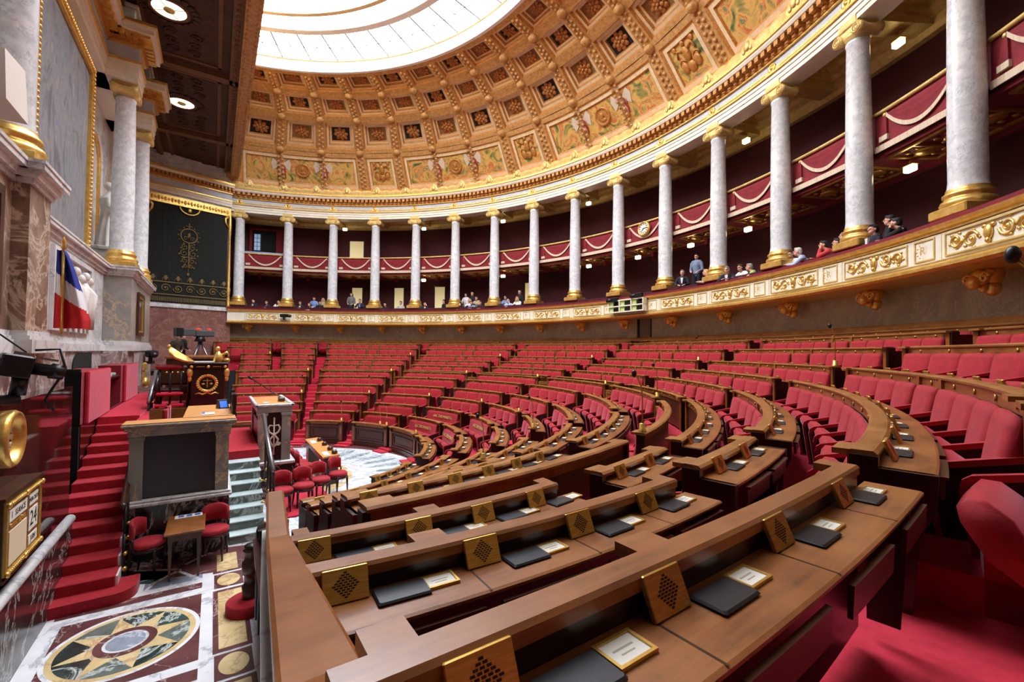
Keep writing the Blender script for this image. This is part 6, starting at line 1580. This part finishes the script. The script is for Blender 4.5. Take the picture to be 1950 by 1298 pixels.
HC = {k: plain('hair_'+k, c, .7) for k,c in dict(dark=(26,20,18), grey=(150,148,144), blond=(190,160,110), brown=(74,50,34), white=(206,204,198)).items()}
CC = {k: plain('cloth_'+k, c, .85) for k,c in dict(navy=(24,28,44), black=(18,18,20), white=(224,224,226), blue=(120,146,196), paleblue=(170,190,222), grey=(110,110,112), red=(196,54,60), green=(170,190,120), tan=(176,160,130), greyblue=(120,134,160), pattern=(178,172,160), tweed=(104,98,86)).items()}
TR = plain('cloth_trousers', (34,36,48), .9)
def person(head, face, pose, cloth, hair, lab, long=False, shirt=False, bald=False):
    """head: point of the head's centre; face: heading of the face in degrees (world)"""
    (bo,ja,tr,ha,lo,ey,ti), hd = POSES[pose]; rz = R_(face+90)
    off = Matrix.Rotation(rz,3,'Z') @ hd; p = Vector(head)-off
    t = empty('person', p, rz, lab, 'person', 'visitors watching from the lower gallery')
    def part(nm, me, m, par=None):
        o = bpy.data.objects.new(nm, me); COL.objects.link(o); o.parent = par or t
        if not me.materials: me.materials.append(m)
        o.material_slots[0].link = 'OBJECT'; o.material_slots[0].material = m; return o
    bd = part('body',bo,M['skin']); tp = part('top',ja,CC[cloth]); part('trousers',tr,TR)
    if not bald: part('hair',ha,HC[hair])
    if long: part('long_hair',lo,HC[hair])
    part('eyes',ey,M['black'],bd)
    if shirt: part('shirt_front',ti,CC['white' if shirt is True else shirt],tp)
    return t
PEOPLE = [((-23.99,6.07,8.71),326,'cheek','navy','dark','man in dark suit, hand to cheek, between first and second columns',dict(shirt=True)),
 ((-23.74,7.00,8.63),334,'lean','navy','brown','man in dark jacket and blue shirt leaning on the balcony between first and second columns',dict(shirt='blue')),
 ((-23.47,7.86,8.71),351,'cheek','white','dark','person in pale top beside the second column',dict(long=True)),
 ((-22.89,9.42,8.68),338,'lean','navy','brown','man in dark suit and white shirt right of the second column',dict(shirt=True)),
 ((-22.54,10.10,8.56),306,'lean','white','brown','person in white resting on folded arms at the ledge',dict(long=True)),
 ((-23.10,10.55,9.14),335,'sit','blue','brown','man in light blue shirt sitting upright left of the third column'),
 ((-22.29,10.88,8.73),344,'lean','black','dark','person in black leaning beside the man in light blue'),
 ((-22.89,11.24,9.08),334,'sit','tan','blond','woman in beige behind the ledge next to the third column',dict(long=True)),
 ((-21.54,13.27,9.56),328,'stand','grey','dark','standing woman in grey sleeveless top with long dark hair',dict(long=True)),
 ((-20.63,13.76,8.96),326,'lean','navy','dark','bearded man in dark suit and bright blue shirt before a lit doorway',dict(shirt='blue')),
 ((-19.34,15.53,8.66),321,'lean','black','dark','man in black shirt right of the fourth column'),
 ((-18.54,16.62,8.80),318,'sit','pattern','dark','man in pale patterned shirt before a lit doorway'),
 ((-16.91,18.14,8.68),343,'cheek','navy','brown','man in dark suit shading his face right of the fifth column',dict(shirt=True)),
 ((-16.82,19.82,9.01),270,'stand','black','dark','dark silhouetted figure in front of a lit doorway'),
 ((-14.38,20.14,8.60),286,'cheek','black','dark','woman in black left end of the crowded bay',dict(long=True)),
 ((-15.10,21.04,9.48),306,'sit','white','dark','dark-haired person in white at the back of the crowded bay',dict(long=True)),
 ((-14.91,21.54,9.59),305,'sit','black','blond','fair-haired person in dark jacket at the back of the crowded bay'),
 ((-14.32,20.98,8.96),304,'lean','white','blond','fair woman in white in the middle of the crowded bay',dict(long=True)),
 ((-13.48,20.70,8.65),303,'lean','blue','dark','bearded man in blue shirt leaning at the front of the crowded bay'),
 ((-13.69,21.27,9.09),303,'lean','tan','brown','man in beige jacket in the crowded bay'),
 ((-12.78,21.13,8.62),311,'lean','black','brown','person in black at the right end of the crowded bay'),
 ((-11.48,21.98,8.67),268,'lean','navy','brown','man in dark suit and white shirt right of the seventh column',dict(shirt=True)),
 ((-11.38,22.60,9.02),307,'lean','blue','brown','man in blue shirt behind the grey-haired man'),
 ((-10.55,22.33,8.67),305,'cheek','paleblue','grey','grey-haired man in pale blue, hands to his face'),
 ((-10.03,22.79,8.82),294,'lean','white','blond','fair-haired woman in white left of the eighth column',dict(long=True)),
 ((-10.59,23.42,9.42),294,'stand','black','grey','standing grey-haired man in black left of the eighth column'),
 ((3.39,24.47,9.08),297,'sit','navy','grey','grey-haired man in dark suit and tie right of the eleventh column',dict(shirt=True)),
 ((3.81,25.11,9.97),281,'stand','greyblue','dark','standing man in grey-blue shirt left of the twelfth column'),
 ((5.00,24.09,8.84),218,'lean','tan','blond','fair-haired woman in beige bending over a paper',dict(long=True)),
 ((6.53,23.41,8.67),284,'lean','navy','grey','grey-haired man in dark suit leaning right of the twelfth column',dict(shirt=True)),
 ((6.94,23.81,8.75),254,'lean','white','brown','man in white shirt facing the hall'),
 ((7.58,23.40,8.63),212,'lean','green','grey','grey-haired woman in pale green turned aside'),
 ((9.55,22.89,8.78),247,'lean','white','brown','person in white right of the thirteenth column'),
 ((10.10,22.21,8.70),206,'lean','paleblue','white','white-haired man in pale blue shirt leaning forward'),
 ((11.13,21.83,8.71),208,'cheek','red','dark','dark-haired woman in red top, hand to her cheek'),
 ((11.46,22.11,8.78),198,'sit','black','dark','dark-haired person behind the woman in red'),
 ((11.72,21.97,8.94),197,'sit','paleblue','white','balding man in pale blue shirt left of the fourteenth column',dict(bald=True)),
 ((12.92,20.81,8.71),228,'sit','navy','dark','dark-haired man in dark suit right of the fourteenth column',dict(shirt=True)),
 ((13.21,21.23,9.01),188,'sit','black','dark','man in black behind the woman in black'),
 ((13.60,20.38,8.68),186,'cheek','black','dark','woman in black with hand at her chin')]
for a in PEOPLE: person(*a[:6], **(a[6] if len(a) > 6 else {}))
# raised arm of the dark figure in the doorway, name badge, held paper
# camera crew on the far platform
S('floor_crew_platform', M['dwood'], (-17.6,-14.2,.2,4.2,3.2,3.45))
person((-15.90,1.58,5.46),20,'stand','tweed','dark','cameraman in grey-brown jacket standing behind the high desk')['group'] = 'camera crew on the far platform'
person((-16.40,1.86,5.51),60,'stand','black','dark','second crew member in black, half hidden behind the cameraman')['group'] = 'camera crew on the far platform'
t = empty('broadcast_camera', (-15.6,2.75,3.45), R_(-65), 'large grey broadcast camera on a tripod behind the high desk', 'camera')
q = MB(); q.bbox(-.75,.35,-.2,.2,2.05,2.45,.05); q.bbox(.35,1.0,-.22,.22,2.08,2.48,.03); q.build('body', plain('camera_grey',(70,72,74),.5), t)
q = MB(); q.bbox(1.0,1.35,-.25,.25,2.02,2.55,.03); q.build('lens_hood', M['black'], t)
q = MB(); q.ell((-.5,0,2.5),(.14,.12,.08),10,6); q.ell((.1,0,2.5),(.14,.12,.08),10,6); q.build('tally_light', plain('tally_red',(180,40,30),.4,emit=(255,60,40),estr=.6), t)
q = MB(); q.tube([(0,0,1.75),(0,0,2.05)],[.32,.2],12); q.tube([(0,0,1.55),(0,0,1.8)],.12,10); q.build('pan_head', M['black'], t)
for k in range(3):
    b = 2*PI*k/3+.4; q = MB(); q.tube([(.08*cos(b),.08*sin(b),1.6),(.75*cos(b),.75*sin(b),0)],[.06,.04],8); q.build('tripod_leg', M['steel'], t)
# ------------------------------------------------------------------ camera, light, metres
TH, PIT, ROLL = R_(33.7), R_(1.4359), R_(.5623)
Fw = Vector((-cos(TH)*cos(PIT), sin(TH)*cos(PIT), sin(PIT))); Rt = Vector((sin(TH),cos(TH),0)); Up = Rt.cross(Fw)
Rt, Up = Rt*cos(ROLL)+Up*sin(ROLL), Up*cos(ROLL)-Rt*sin(ROLL)
cam = bpy.data.cameras.new('camera'); co = bpy.data.objects.new('camera', cam); COL.objects.link(co)
cam.sensor_width = 36; cam.lens = 849.336/1950*36; cam.clip_start = .02; cam.clip_end = 300
co.matrix_world = frame(CAMP, Rt, Up, -Fw)
bpy.context.scene.camera = co
def area(name, loc, size, energy, color, direction, shape='RECTANGLE', sy=None, spread=PI):
    l = bpy.data.lights.new(name,'AREA'); l.shape = shape; l.size = size*K; l.size_y = (sy or size)*K; l.energy = energy; l.color = color; l.spread = spread
    o = bpy.data.objects.new(name,l); COL.objects.link(o); o.location = loc
    o.rotation_euler = Vector(direction).to_track_quat('-Z','Y').to_euler(); return o
# metres
done = set()
for o in list(bpy.data.objects):
    if o.type == 'MESH' and o.data.name not in done:
        done.add(o.data.name); o.data.transform(Matrix.Scale(K,4))
for o in list(bpy.data.objects):
    o.location = o.location*K
sc = bpy.context.scene
w = bpy.data.worlds.new('world'); sc.world = w; w.use_nodes = True
bg = w.node_tree.nodes['Background']; bg.inputs[0].default_value = (.62,.70,.85,1); bg.inputs[1].default_value = .03
sc.view_settings.view_transform = 'Standard'; sc.view_settings.look = 'None'; sc.view_settings.gamma = 1; sc.view_settings.exposure = 0.0
sc.cycles.max_bounces = 6; sc.cycles.diffuse_bounces = 3; sc.cycles.glossy_bounces = 3; sc.cycles.sample_clamp_indirect = 8; sc.cycles.use_denoising = True
try: sc.cycles.denoiser = 'OPENIMAGEDENOISE'
except Exception: pass
